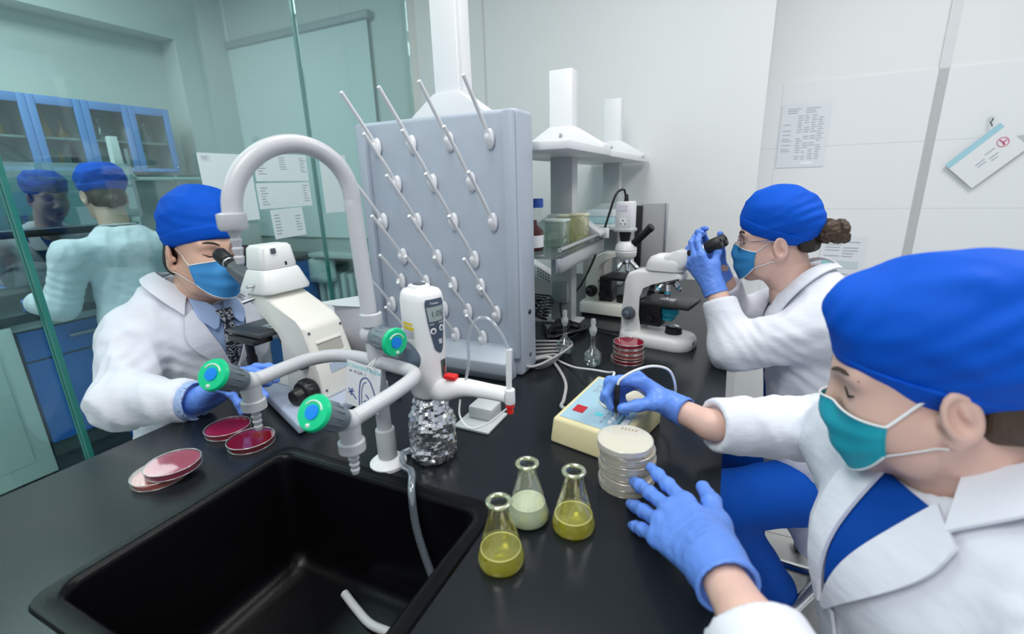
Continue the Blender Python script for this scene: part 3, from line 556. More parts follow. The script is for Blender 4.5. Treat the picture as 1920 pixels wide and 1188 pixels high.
for i, (dx, dy, a_, lb) in enumerate(((0, 0, RED1, 'wide clear red dish at the bottom of the far stack'), (.002, .004, RED3, 'rosy dish second from the bottom of the far stack'), (.001, .003, RED3, 'rosy dish third from the bottom of the far stack'), (.001, .004, RED2, 'bright red dish on top of the far stack'))):
    dish(lb, -.240+dx, 1.275+dy, T+i*.0148, a_, g, R=.047 if i == 0 else .0435, fill=.010 if i == 3 else .007)
DISH2 = glass('cloudy dish plastic', (.97, .96, .93), .02, .3, .22, (.90, .87, .78), thru=.1)
BE = [agar('cream agar', (.74, .64, .42), .3), agar('ivory agar', (.78, .71, .52), .3)]; g = 'cream culture dishes by the gloved hand'
nm = ['bottom', 'second from the bottom', 'third from the bottom', 'third from the top', 'second from the top', 'topmost']
FROST = glass('frosted lid', (.97, .96, .93), .02, .3, .45, (.92, .90, .82), thru=.1)
for i in range(6):
    t = dish('cream petri dish, %s of the stack touched by the glove' % nm[i], -.127+[0, .003, -.001, .002, 0, -.004][i], .704+[0, -.002, .002, 0, .001, 0][i], T+i*.0142, BE[i % 2], g, R=.0465, fill=.008)
    for c in t.children:
        if not c.name.startswith(('agar', 'rim')): c.data.materials[0] = DISH2
    if i == 5:
        [c for c in t.children if c.name.startswith('lid')][0].data.materials[0] = FROST
        sc = MB()
        for k in range(5): sc.tube([(-.012+k*.006, .028, .0137), (-.010+k*.006, .034, .0137)], .0006, 5, 0)
        sc.obj('pen_marks', mat('brown pen', (.25, .08, .04), .6), t)
# ---------------------------------------------------------------- colony counter
cc = thing('colony_counter', 'cream box counter with blue panel and red display under the gloved pen hand', 'counter', (0, 0, 0))
CREAM = mat('cream counter case', (.75, .67, .40), .38)
fl, fr_, bl_, br_ = Vector((-.285, .776)), Vector((-.128, .706)), Vector((-.276, 1.000)), Vector((-.112, .885)); fl, fr_ = Vector((-.288, .768)), Vector((-.150, .722))
ux = Vector((.97, -.23, 0)).normalized(); uy = Vector((.23, .97, 0)).normalized(); O = Vector((-.294, .778, T)); Wd, Dp = .152, .20
hf, hb_ = .050, .074
cs = MB(); v = cs._add([O+ux*a+uy*b+Vector((0, 0, z)) for a, b, z in ((0, 0, 0), (Wd, 0, 0), (Wd, Dp, 0), (0, Dp, 0), (0, .012, hf), (Wd, .012, hf), (Wd, Dp, hb_), (0, Dp, hb_))], [(0, 3, 2, 1), (4, 5, 6, 7), (0, 1, 5, 4), (1, 2, 6, 5), (2, 3, 7, 6), (3, 0, 4, 7)]); cs._bevel(v, .006, 3); cs.obj('case', CREAM, cc)
e1 = ux; e2 = (uy*(Dp-.012)+Vector((0, 0, hb_-hf))).normalized(); e3 = e1.cross(e2); Q = O+uy*.012+Vector((0, 0, hf))
def top(a, b, off=.0008): return Q+e1*a+e2*b+e3*off
def tquad(a0, a1, b0, b1, off): return MB().quad(top(a0, b0, off), top(a1, b0, off), top(a1, b1, off), top(a0, b1, off))
pnl = tquad(.010, .140, .010, .178, .0008).obj('panel', mat('pale blue panel', (.36, .54, .64), .35), cc, 0)
tquad(.022, .046, .038, .062, .0014).obj('display', mat('red display window', (.50, .03, .04), .2), cc, 0)
wnd = MB().lathe([(0, 0), (.044, 0), (.0455, .002), (.044, .0035), (.040, .003), (0, .003)], top(.092, .118, .001), 40, e3).obj('count_plate', mat('cream plate', (.74, .68, .54), .3), cc)
for a_, b_ in ((.108, .050), (.108, .036), (.108, .064)): MB().lathe([(0, .003), (.0045, .0025), (.0048, 0)], top(a_, b_, .001), 16, e3).obj('button', PLAST, cc)
tquad(.128, .139, .015, .06, .0015).obj('label', PAPER, cc, 0); tquad(.068, .084, .045, .056, .0012).obj('badge', TEAL, cc, 0); tquad(.121, .126, .015, .07, .0012).obj('dark_strip', mat('dark teal strip', (.10, .22, .25), .5), cc, 0)
lines('print', INK, cc, top(.022, .168, .001), -e2, e1, .05, .018, 3, rnd, .8, 3); lines('print', INK, cc, top(.096, .026, .001), e2, -e1, .045, .008, 1, rnd, .9, 3)
CORD = mat('white cord', (.8, .8, .82), .4); GCAB = mat('grey cable', (.42, .41, .41), .5)
tag(MB().tube([(-.50, 1.18, T+.004), (-.457, 1.214, T+.004), (-.40, 1.18, T+.004), (-.353, 1.143, T+.012), (-.29, 1.09, T+.035), (-.24, 1.04, T+.055), (-.215, .99, T+.078), (-.21, .95, T+.082)], .0028, 8).obj('cord', CORD), 'thin white cord from behind the rack to the counter box', 'cord')
tag(MB().tube([(-.50, 1.15, T+.005), (-.46, 1.20, T+.006), (-.411, 1.15, T+.005), (-.352, 1.052, T+.005), (-.325, .96, T+.006), (-.312, .905, T+.014), (-.275, .885, T+.02)], .0042, 8).obj('cable', GCAB), 'grey cable entering the side of the counter box', 'cable')
cb = MB()
for k in range(5): cb.tube([(-.50-.01*k, 1.19+.02*k, T+.006+k*.005), (-.44+.008*k, 1.23+.012*k, T+.008+k*.006), (-.43, 1.17-.01*k, T+.006+k*.005), (-.47, 1.12-.01*k, T+.006+k*.004), (-.52, 1.16, T+.006+k*.004)], .0036, 8)
tag(cb.obj('cable_bundle', GCAB), 'tangled bundle of grey cables at the foot of the rack', 'cable')
# ---------------------------------------------------------------- reagent rack over the bench
SH = mat('shelf white', (.78, .79, .81), .35); PO = mat('post grey paint', (.50, .52, .53), .4)
rr_ = thing('reagent_rack', 'white reagent rack with posts and two long shelves along the bench', 'rack', (-.55, 1.6, T))
def rb(name, x0, x1, y0, y1, z0, z1, m, bev=0): return boxo(name, x0+.55, x1+.55, y0-1.6, y1-1.6, z0-T, z1-T, m, rr_, bev)
for yc, top_ in ((1.6, 1.70), (2.32, 1.71)):
    rb('post', -.583, -.503, yc-.03, yc+.03, T+.01, 1.44, PO, .004); rb('post_head', -.585, -.505, yc-.03, yc+.03, 1.44, top_, SH, .004); rb('foot_plate', -.615, -.475, yc-.045, yc+.045, T, T+.008, GREY, .002)
    for z0, hw, sg in ((1.452, .145, 1), (1.17, .14, 1)):
        MB().prism([(-hw, 0), (hw, 0), (hw, .012), (.042, .075), (-.042, .075), (-hw, .012)], (.007, yc-1.6, z0-T), (1, 0, 0), (0, 0, 1), .068, .003).obj('bracket', SH if z0 > 1.3 else mat('bracket grey', (.62, .64, .65), .4), rr_)
    MB().lathe([(0, .003), (.006, .002), (.006, 0)], (.007, yc-1.6-.035, 1.50-T), 12, (0, -1, 0)).obj('bolt', CHROME, rr_); MB().lathe([(0, .003), (.006, .002), (.006, 0)], (.007, yc-1.6-.035, 1.215-T), 12, (0, -1, 0)).obj('bolt', CHROME, rr_)
rb('upper_shelf', -.70, -.395, 1.20, 1.66, 1.432, 1.456, SH, .004); rb('upper_shelf', -.70, -.405, 1.675, 2.50, 1.432, 1.456, SH, .004)
GS = glass('shelf glass', (.62, .68, .68), .1, .5, .25, (.45, .5, .5)); rb('lower_shelf', -.69, -.425, 1.18, 1.66, 1.150, 1.158, GS); rb('shelf_lip', -.425, -.410, 1.18, 1.655, 1.112, 1.152, STEEL, .002); rb('lower_shelf', -.69, -.43, 2.0, 2.45, 1.15, 1.162, SH)
MB().cyl((.138, -.42, 1.176-T), (.138, .05, 1.176-T), .0065, n=14).obj('guard_rail', STEEL, rr_); rb('rail_bracket', -.445, -.395, 1.645, 1.665, 1.155, 1.19, PLAST, .003)
p0 = thing('rack_post', 'tall white post with sloped bracket rising behind the drying rack', 'post', (-.765, 1.26, T))
MB().box((0, 0, .55), (.082, .06, .93), .004).obj('post', SH, p0); MB().box((.046, .0, .82), (.012, .05, .44), .003).obj('side_strip', SH, p0); MB().prism([(-.15, 0), (.15, 0), (.15, .01), (.042, .085), (-.042, .085), (-.15, .01)], (0, -.002, .668), (1, 0, 0), (0, 0, 1), .072, .003).obj('bracket', SH, p0); MB().box((0, .075, .656), (.30, .29, .022), .004).obj('shelf', SH, p0); MB().box((0, 0, .004), (.14, .1, .008), .002).obj('foot_plate', GREY, p0)
# things on the lower shelf
bt = thing('blue_cap_bottle', 'clear bottle with blue cap on the shelf right of the rack', 'bottle', (-.560, 1.38, 1.159)); MB().lathe([(0, 0), (.035, 0), (.036, .004), (.036, .085), (.022, .108), (.02, .118)], n=32).obj('bottle_wall', GLASSW, bt, 60); MB().lathe([(0, .145), (.021, .145), (.023, .142), (.023, .118), (.0, .118)], n=28).obj('cap', mat('blue cap', (.02, .10, .45), .4), bt)
b2 = thing('amber_bottle', 'amber bottle with white label on the shelf right of the rack', 'bottle', (-.533, 1.28, 1.159)); MB().lathe([(0, 0), (.032, 0), (.033, .003), (.033, .055), (.016, .075), (.015, .088), (0, .088)], n=28).obj('bottle_wall', mat('brown bottle', (.07, .02, .02), .15), b2, 60); MB().lathe([(.0333, .01), (.0337, .01), (.0337, .045), (.0333, .045)], n=28, closed=True).obj('label', PAPER, b2)
for x, y, w_, h_, col, lb in ((-.492, 1.385, .062, .075, (.62, .72, .67), 'pale green clear box leaning on the shelf'), (-.452, 1.49, .05, .085, (.82, .80, .55), 'clear box with yellow lid on the shelf by the post'), (-.505, 1.50, .045, .08, (.80, .80, .62), 'yellowish clear box behind the green one on the shelf')):
    t = thing('clear_box', lb, 'box', (x, y, 1.159), 'clear plastic boxes on the shelf'); MB().box((0, 0, h_/2), (w_, w_, h_), .004).obj('body', glass('box '+lb[:6], tuple(min(1, c*1.3) for c in col), .1, .5, .35, col), t); MB().box((0, 0, h_+.004), (w_+.004, w_+.004, .008), .002).obj('lid', mat('lid '+lb[:6], col, .4), t)
for x, y, sx, sy2, z, h_, lb in ((-.565, 2.18, .14, .12, 1.163, .03, 'flat blue and white box lying under the others on the far shelf'), (-.555, 2.19, .13, .12, 1.194, .028, 'flat pale box lying on top on the far shelf')):
    tag(MB().box((x, y, z+h_/2), (sx, sy2, h_), .002).obj('carton', mat('carton aqua' if h_ == .03 else 'carton white', (.45, .66, .70) if h_ == .03 else (.74, .79, .80), .5)), lb, 'box')
# ---------------------------------------------------------------- wires and charger behind
kb = thing('wall_charger', 'dark grey adapter clipped to the rack post', 'adapter', (-.54, 1.555, .97)); MB().box((0, 0, 0), (.058, .026, .075), .004).obj('body', mat('adapter grey', (.25, .28, .29), .4), kb); MB().tube([(.0, 0, -.035), (.004, -.01, -.06), (.02, -.03, -.10), (.05, -.06, -.112), (.035, -.10, -.113), (.0, -.12, -.113)], .004, 8).obj('lead', BLACK, kb)
co = MB()
for k in range(6): co.tube([(-.545+.004*k, 1.42-.006*k, T+.005+.004*(k % 3)), (-.545, 1.50+.008*k, T+.006+.003*k), (-.49, 1.53+.006*k, T+.005+.003*(k % 2)), (-.445+.004*k, 1.50, T+.006+.004*(k % 3)), (-.46, 1.42-.005*k, T+.006+.003*k), (-.51, 1.39-.005*k, T+.005+.004*(k % 2)), (-.545+.004*k, 1.42-.006*k, T+.009)], .0042, 8, 4)
co.tube([(-.46, 1.52, T+.006), (-.40, 1.525, T+.006), (-.35, 1.51, T+.006), (-.30, 1.49, T+.012), (-.285, 1.485, T+.02)], [.004, .004, .004, .006, .008], 8); tag(co.obj('cable_coil', BLACK), 'coiled black cable on the bench before the far post', 'cable')
cw = MB()
for k in range(7): cw.tube([(-.66+.012*k, 1.52+.01*k, T+.06+.006*k), (-.60+.006*k, 1.50, T+.04+.010*k), (-.585, 1.53+.012*k, T+.02+.01*k), (-.64-.006*k, 1.58, T+.01+.01*k), (-.70, 1.55-.01*k, T+.05+.012*k), (-.66+.012*k, 1.52+.01*k, T+.06+.006*k)], .0034, 7, 4)
tag(cw.obj('cable_tangle', BLACK), 'tangle of black wires between the rack and the far post', 'cable')
pw = thing('power_strip', 'white multi socket strip with perforated end behind the wires', 'socket', (-.70, 1.72, T+.17)); MB().box((0, 0, 0), (.16, .06, .045), .008, Matrix.Rotation(.5, 3, 'Y')).obj('body', PLAST, pw)
for i in range(5):
    for j in range(3): MB().cyl((.02+i*.011, -.032, -.018-i*.006+j*.012), (.02+i*.011, -.029, -.018-i*.006+j*.012), .0028, n=8).obj('socket_hole', BLACK, pw)
mo = thing('flat_monitor', 'thin grey flat screen seen edge on against the white wall', 'monitor', (-.325, 2.22, T))
MN = Matrix.Rotation(math.radians(20), 3, 'Z'); MB().box((0, 0, .255), (.11, .02, .285), .004, MN).obj('screen', mat('screen grey', (.33, .34, .35), .3), mo); MB().box((-.062, -.03, .25), (.03, .03, .28), .004, MN).obj('back_shell', BLACK, mo); MB().box((.052, .016, .255), (.012, .026, .29), .003, MN).obj('bezel', STEEL, mo); MB().box((0, 0, .055), (.04, .03, .11)).obj('neck', BLACK, mo); MB().box((0, 0, .006), (.16, .12, .012), .004).obj('foot', BLACK, mo)
gb = tag(boxo('grey_box', -.575, -.48, 1.95, 2.1, T, T+.19, mat('grey brown case', (.33, .32, .30), .5), None, .004), 'grey brown box on the bench behind the rack post', 'box')
# ---------------------------------------------------------------- microscopes
def eyepiece(name, p, d, r, l, par, m=BLACK):
    p, d = Vector(p), Vector(d).normalized()
    o = MB().lathe([(0, 0), (r*.82, 0), (r*.82, l*.42), (r*1.0, l*.46), (r*1.06, l*.5), (r*1.06, l*.93), (r*.9, l), (r*.55, l), (r*.5, l*.96), (0, l*.96)], p, 28, d).obj(name, m, par, 30); MB().lathe([(r*.84, l*.34), (r*.9, l*.36), (r*.9, l*.41), (r*.84, l*.43)], p, 28, d, True).obj('silver_ring', STEEL, o); return o
def objective(p, d, par, l=.034, r=.0085, ring=None):
    o = MB().lathe([(0, 0), (r, 0), (r, l*.5), (r*.86, l*.53), (r*.86, l*.62), (r, l*.65), (r*.9, l*.85), (r*.45, l), (0, l)], p, 20, d).obj('objective', CHROME, par, 30)
    if ring: MB().lathe([(r*1.02, l*.54), (r*1.04, l*.6), (r*1.02, l*.66)], p, 20, d, True).obj('colour_ring', ring, o)
def knobs(par, c, r, s, m=DARK):
    for k in s:
        o = MB().lathe([(0, 0), (r, 0), (r*1.02, .004), (r, .018), (r*.62, .020), (r*.58, .034), (r*.45, .038), (0, .039)], (c[0], c[1]*k, c[2]), 28, (0, k, 0)); 
        for i in range(20): a_ = 2*PI*i/20; o.cyl((c[0]+r*math.cos(a_), c[1]*k+k*.004, c[2]+r*math.sin(a_)), (c[0]+r*math.cos(a_), c[1]*k+k*.016, c[2]+r*math.sin(a_)), .0014, n=6)
        o.obj('focus_knob', m, par, 40)
# the woman's instrument
ma = thing('microscope', 'white binocular microscope the woman with the bun looks into', 'microscope', (-.195, 1.468, T), 'microscopes on the bench', math.radians(-12))
MB().loops([rrect(-.105, .125, -.065, .065, .05, 0, 8), rrect(-.108, .128, -.068, .068, .052, .006, 8), rrect(-.106, .126, -.066, .066, .05, .026, 8), rrect(-.10, .118, -.06, .06, .045, .036, 8), rrect(-.08, .10, -.045, .045, .035, .040, 8)], True, True).obj('foot', WHITE, ma, 60)
MB().prism([(-.108, .01), (-.03, .01), (-.042, .035), (-.052, .09), (-.052, .15), (-.04, .185), (-.005, .203), (.085, .208), (.085, .228), (.06, .236), (-.05, .234), (-.085, .222), (-.097, .19), (-.10, .1)], (0, 0, 0), (1, 0, 0), (0, 0, 1), .062, .012, 3).obj('arm', WHITE, ma, 40)
MB().loops([[(x, y, z) for x, y, z in rrect(-.035, .085, -.036, .036, .03, .236, 6)], rrect(-.03, .09, -.038, .038, .03, .258, 6), rrect(-.02, .085, -.034, .034, .028, .275, 6), rrect(.0, .06, -.026, .026, .02, .284, 6)], True, True).obj('head', WHITE, ma, 60)
MB().prism([(.02, -.02), (.065, -.03), (.125, .012), (.11, .045), (.06, .035), (.02, .02)], (0, 0, .262), (1, 0, 0), (0, 0, 1), .07, .012, 3).obj('tube_housing', WHITE, ma, 50)
for s in (-1, 1):
    MB().cyl((.10, s*.026, .288), (.128, s*.028, .303), .0155).obj('tube', BLACK, ma); eyepiece('eyepiece', (.114, s*.028, .296), (.88, 0, .46), .0170, .076, ma)
MB().lathe([(0, 0), (.024, 0), (.026, .008), (.02, .016), (0, .018)], (.035, 0, .208), 28, (.25, 0, -1)).obj('nosepiece', CHROME, ma); CY = mat('cyan ring', (.03, .42, .55), .4)
objective((.035, -.008, .194), (.1, -.1, -1), ma, .045, .009, CY); objective((.022, -.012, .196), (-.45, -.5, -.8), ma, .036, .0085, CY); objective((.05, .008, .196), (.6, .3, -.8), ma, .032, .0085, CY); objective((.022, .01, .196), (-.5, .5, -.8), ma, .026, .008)
MB().box((.045, 0, .138), (.15, .125, .013), .004).obj('stage', mat('stage black', (.02, .02, .022), .35), ma); MB().box((-.01, 0, .10), (.07, .05, .085), .006).obj('stage_bracket', BLACK, ma); MB().box((.04, -.01, .146), (.05, .03, .003), .001).obj('slide_clip', STEEL, ma)
MB().cyl((.045, 0, .132), (.045, 0, .098), .022, .02).obj('condenser', BLACK, ma); MB().lathe([(.024, .098), (.027, .103), (.027, .118), (.024, .12)], (.045, 0, 0), 28, closed=True).obj('condenser_ring', mat('teal blue filter', (.02, .38, .52), .25), ma); MB().box((.03, .02, .09), (.05, .05, .035), .01).obj('filter_holder', MATS['teal blue filter'], ma)
MB().lathe([(0, .062), (.018, .062), (.024, .058), (.026, .040), (.0, .040)], (.06, 0, 0), 32).obj('lamp_housing', BLACK, ma); MB().lathe([(0, .0665), (.012, .0655), (.017, .0625)], (.06, 0, 0), 28).obj('lamp_lens', GLASSW if False else mat('lens silver', (.75, .77, .78), .08, .6), ma)
knobs(ma, (-.072, .032, .095), .0195, (-1, 1)); MB().lathe([(0, 0), (.011, 0), (.0105, .014), (0, .015)], (-.005, -.025, .085), 20, (0, -1, 0)).obj('stage_knob', BLACK, ma)
MB().box((.127, -.02, .024), (.003, .03, .012)).obj('name_plate', GREY, ma)
# the instrument with the camera behind it
m2 = thing('microscope', 'older cream microscope with camera box and black slanted tube, behind the other', 'microscope', (-.385, 1.75, T), 'microscopes on the bench', math.radians(-8))
MB().loops([rrect(-.125, .10, -.07, .07, .02, .012, 5), rrect(-.125, .10, -.07, .07, .02, .045, 5), rrect(-.118, .093, -.063, .063, .02, .055, 5)], True, True).obj('foot', OFFW, m2, 40); MB().loops([rrect(-.12, .095, -.065, .065, .02, 0, 5), rrect(-.12, .095, -.065, .065, .02, .012, 5)], True, True).obj('base_rim', BLACK, m2)
MB().prism([(-.115, .05), (-.055, .05), (-.055, .125), (-.07, .14), (-.074, .165), (-.062, .2), (-.03, .222), (.03, .226), (.03, .246), (-.045, .244), (-.082, .225), (-.10, .19), (-.105, .15), (-.115, .135)], (0, 0, 0), (1, 0, 0), (0, 0, 1), .05, .008, 3).obj('arm', OFFW, m2, 40)
MB().lathe([(0, .215), (.025, .217), (.038, .23), (.04, .247), (.038, .25), (.04, .253), (.036, .272), (.024, .284), (0, .285)], (.035, 0, 0), 32).obj('head', WHITE, m2, 40)
MB().cyl((.03, 0, .284), (.03, 0, .322), .017, .024).obj('adapter_tube', BLACK, m2); MB().cyl((.06, 0, .272), (.125, -.012, .335), .0135).obj('tube', BLACK, m2); eyepiece('eyepiece', (.11, -.009, .321), (.72, -.13, .68), .014, .03, m2)
c_ = MB().box((.03, 0, .375), (.062, .055, .105), .006).obj('camera_box', mat('camera white', (.76, .77, .80), .35), m2); MB().box((.03, 0, .326), (.07, .06, .012), .003).obj('camera_flange', GREY, m2)
for q in ((-.008, -.006), (.008, -.006), (0, .006)): MB().cyl((.03+q[0], -.0280, .355+q[1]), (.03+q[0], -.0295, .355+q[1]), .0026, n=8).obj('socket_mark', BLACK, c_)
MB().box((.03, -.0283, .356), (.026, .001, .026)).obj('socket_plate', PAPER, c_, 0); MB().box((.03, -.0285, .405), (.03, .001, .02)).obj('sticker', mat('lilac label', (.7, .66, .78), .5), c_, 0)
MB().lathe([(0, .222), (.024, .220), (.026, .21), (.018, .20), (0, .198)], (.04, 0, 0), 28).obj('nosepiece', CHROME, m2); objective((.045, -.01, .205), (.15, -.25, -1), m2, .035, .009); objective((.06, -.01, .21), (.75, -.2, -.6), m2, .042, .009); objective((.025, -.01, .205), (-.4, -.4, -.8), m2, .035, .009)
MB().box((.03, 0, .15), (.14, .12, .012), .003).obj('stage', BLACK, m2); MB().box((-.03, 0, .10), (.05, .06, .10), .004).obj('stage_bracket', BLACK, m2); MB().lathe([(0, .082), (.02, .082), (.025, .078), (.025, .055), (0, .055)], (.035, -.01, 0), 28).obj('lamp_housing', BLACK, m2); MB().lathe([(0, .0), (.016, 0), (.016, .018), (0, .02)], (-.035, -.03, .085), 20, (0, -1, 0)).obj('stage_knob', BLACK, m2); knobs(m2, (-.085, .026, .092), .022, (-1, 1), BLACK)
MB().tube([(.028, -.002, .428), (.027, -.006, .455), (.02, -.012, .47), (.0, -.03, .45), (-.02, -.04, .38), (-.045, -.05, .29), (-.075, -.06, .2), (-.11, -.08, .12), (-.15, -.09, .07)], .0042, 8).obj('camera_cable', BLACK, m2); MB().cyl((.03, 0, .426), (.03, 0, .452), .009, .006).obj('plug', BLACK, m2)
# the man's instrument
m3 = thing('microscope', 'large white trinocular microscope the man looks into beside the tap', 'microscope', (-.90, .765, T), 'microscopes on the bench', math.radians(-4))
BASEC = mat('base blue reflection', (.40, .46, .58), .3)  # the blue that the base reflects is put into its colour
v = MB(); q = v._add([(a, b, c) for c in (.004, .03) for a, b in ((-.125, -.078), (.125, -.16), (.135, .10), (-.125, .09))], [(3, 2, 1, 0), (4, 5, 6, 7), (0, 1, 5, 4), (1, 2, 6, 5), (2, 3, 7, 6), (3, 0, 4, 7)]); v._bevel(q, .006, 3); v.obj('foot', BASEC, m3)
MB().prism([(-.05, .028), (.085, .028), (.072, .10), (.045, .198), (.02, .213), (-.085, .268), (-.15, .268), (-.152, .245), (-.075, .205), (-.045, .18), (-.035, .16), (-.04, .09), (-.05, .07)], (0, 0, 0), (1, 0, 0), (0, 0, 1), .108, .009, 3).obj('arm', OFFW, m3, 40)
MB().prism([(-.04, .028), (-.04, .07), (-.12, .05), (-.12, .028)], (0, 0, 0), (1, 0, 0), (0, 0, 1), .085, .008, 3).obj('lamp_base', OFFW, m3); MB().cyl((-.085, 0, .05), (-.085, 0, .066), .024).obj('lamp_housing', BLACK, m3); MB().cyl((-.085, 0, .066), (-.085, 0, .0675), .016).obj('lamp_lens', mat('lit lens', (1, .75, .45), .3, emit=1.2), m3)
def bslot(b0, b1, z0, z1, m, nme, off=.0015): # on the sloping back face
    def p(b, z, o): x = np.interp(z, [.028, .10, .198], [.085, .072, .045]); return (x+o, b, z)
    return MB().loops([[p(b0, z0, -.004), p(b1, z0, -.004), p(b1, z1, -.004), p(b0, z1, -.004)], [p(b0, z0, off), p(b1, z0, off), p(b1, z1, off), p(b0, z1, off)]], True, True).obj(nme, m, m3, 0)
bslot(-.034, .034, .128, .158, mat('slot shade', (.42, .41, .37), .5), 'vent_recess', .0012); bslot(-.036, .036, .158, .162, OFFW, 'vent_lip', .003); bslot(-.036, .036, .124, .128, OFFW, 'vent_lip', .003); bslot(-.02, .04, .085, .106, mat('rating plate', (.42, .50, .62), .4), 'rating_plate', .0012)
for b, z in ((-.045, .185), (.045, .185), (-.045, .12), (-.045, .05), (.045, .05)):
    x = float(np.interp(z, [.028, .10, .198], [.085, .072, .045])); MB().lathe([(0, .0025), (.003, .002), (.003, 0)], (x, b, z), 10, (1, 0, .2)).obj('screw', DARK, m3)
MB().loops([rrect(-.165, -.055, -.062, .062, .018, .268, 5), rrect(-.167, -.053, -.064, .064, .02, .276, 5), rrect(-.152, -.067, -.05, .05, .018, .318, 5), rrect(-.148, -.071, -.047, .047, .016, .322, 5)], True, True).obj('head', WHITE, m3, 40)
MB().loops([rrect(-.148, -.075, -.045, .045, .014, .323, 5), rrect(-.15, -.073, -.047, .047, .015, .328, 5), rrect(-.145, -.078, -.042, .042, .014, .372, 5), rrect(-.139, -.084, -.037, .037, .012, .378, 5)], True, True).obj('camera_port', WHITE, m3, 40)
MB().box((-.0745, -.015, .365), (.004, .012, .012), .001).obj('port_mark', DARK, m3); MB().box((-.074, .012, .332), (.004, .005, .009), .001).obj('port_mark', BLACK, m3)
TG = mat('tube dark grey', (.10, .11, .125), .35)
for s in (-1, 1):
    MB().tube([(-.15, s*.022, .290), (-.185, s*.027, .300), (-.222, s*.031, .322)], [.024, .023, .0175], 20, 4).obj('tube', TG, m3); eyepiece('eyepiece', (-.215, s*.031, .318), (-.84, s*.02, .54), .0172, .066, m3)
MB().prism([(-.02, -.022), (.05, -.026), (.05, .03), (-.02, .02)], (-.195, 0, .292), (1, 0, .0), (0, 0, 1), .07, .012, 3).obj('tube_bridge', TG, m3)
MB().cyl((-.10, -.052, .288), (-.10, -.078, .288), .0035, n=10).obj('lever', STEEL, m3); MB().cyl((-.12, -.05, .255), (-.135, -.075, .247), .0045, n=10).obj('lever', STEEL, m3)
MB().lathe([(0, 0), (.028, 0), (.03, .008), (.024, .018), (0, .02)], (-.105, 0, .246), 28, (.1, 0, -1)).obj('nosepiece', BLACK, m3); objective((-.095, -.012, .230), (.05, -.1, -1), m3, .04, .0095); objective((-.115, -.012, .232), (-.5, -.45, -.8), m3, .034, .009); objective((-.115, .012, .232), (-.5, .5, -.8), m3, .03, .009)
st_ = mat('stage dark', (.045, .05, .055), .3); MB().box((-.125, -.01, .176), (.13, .17, .012), .004).obj('stage', st_, m3); MB().box((-.12, -.08, .162), (.1, .05, .014), .004).obj('stage_carriage', BLACK, m3); MB().box((-.10, .0, .184), (.04, .10, .003), .001).obj('glass_slide', GLASSW, m3); MB().cyl((-.14, -.075, .16), (-.14, -.075, .11), .01).obj('stage_control', BLACK, m3); MB().cyl((-.14, -.075, .112), (-.14, -.075, .088), .0125).obj('stage_control', BLACK, m3); MB().box((-.06, 0, .145), (.05, .05, .06), .006).obj('stage_bracket', BLACK, m3); MB().cyl((-.10, 0, .17), (-.10, 0, .13), .022, .018).obj('condenser', BLACK, m3); MB().cyl((-.085, -.02, .13), (-.085, -.02, .07), .006).obj('condenser_rod', BLACK, m3)
KX = .045
kn = MB().lathe([(0, 0), (.026, 0), (.030, .006), (.030, .026), (.027, .032), (.019, .034), (.0175, .050), (.016, .054), (0, .055)], (KX, -.054, .050), 32, (0, -1, 0))
for i in range(18): a_ = 2*PI*i/18; kn.cyl((KX+.03*math.cos(a_), -.062, .050+.03*math.sin(a_)), (KX+.03*math.cos(a_), -.078, .050+.03*math.sin(a_)), .0022, n=6)
kn.obj('focus_knob', BLACK, m3, 40); MB().lathe([(0, 0), (.011, 0), (.010, .016), (0, .017)], (.035, -.054, .112), 20, (0, -1, 0)).obj('brightness_knob', BLACK, m3)
MB().tube([(.09, .03, .045), (.115, .04, .05), (.13, .05, .03), (.15, .06, .006), (.19, .08, .006)], .005, 8).obj('power_lead', BLACK, m3)
bd = tag(MB().box((-1.025, 1.12, .93), (.13, .20, .16), .004).obj('white_box', mat('white carton', (.72, .70, .70), .5)), 'white carton behind the arm of the trinocular microscope', 'box')
tag(MB().prism([(-.14, -.03), (.07, 0), (.06, .2), (-.03, .17)], (-1.02, 1.02, 1.013), (1, 0, 0), (0, 1, 0), .0015).obj('loose_sheet', PAPER, None, 0), 'white paper sheet lying on the white carton', 'paper')
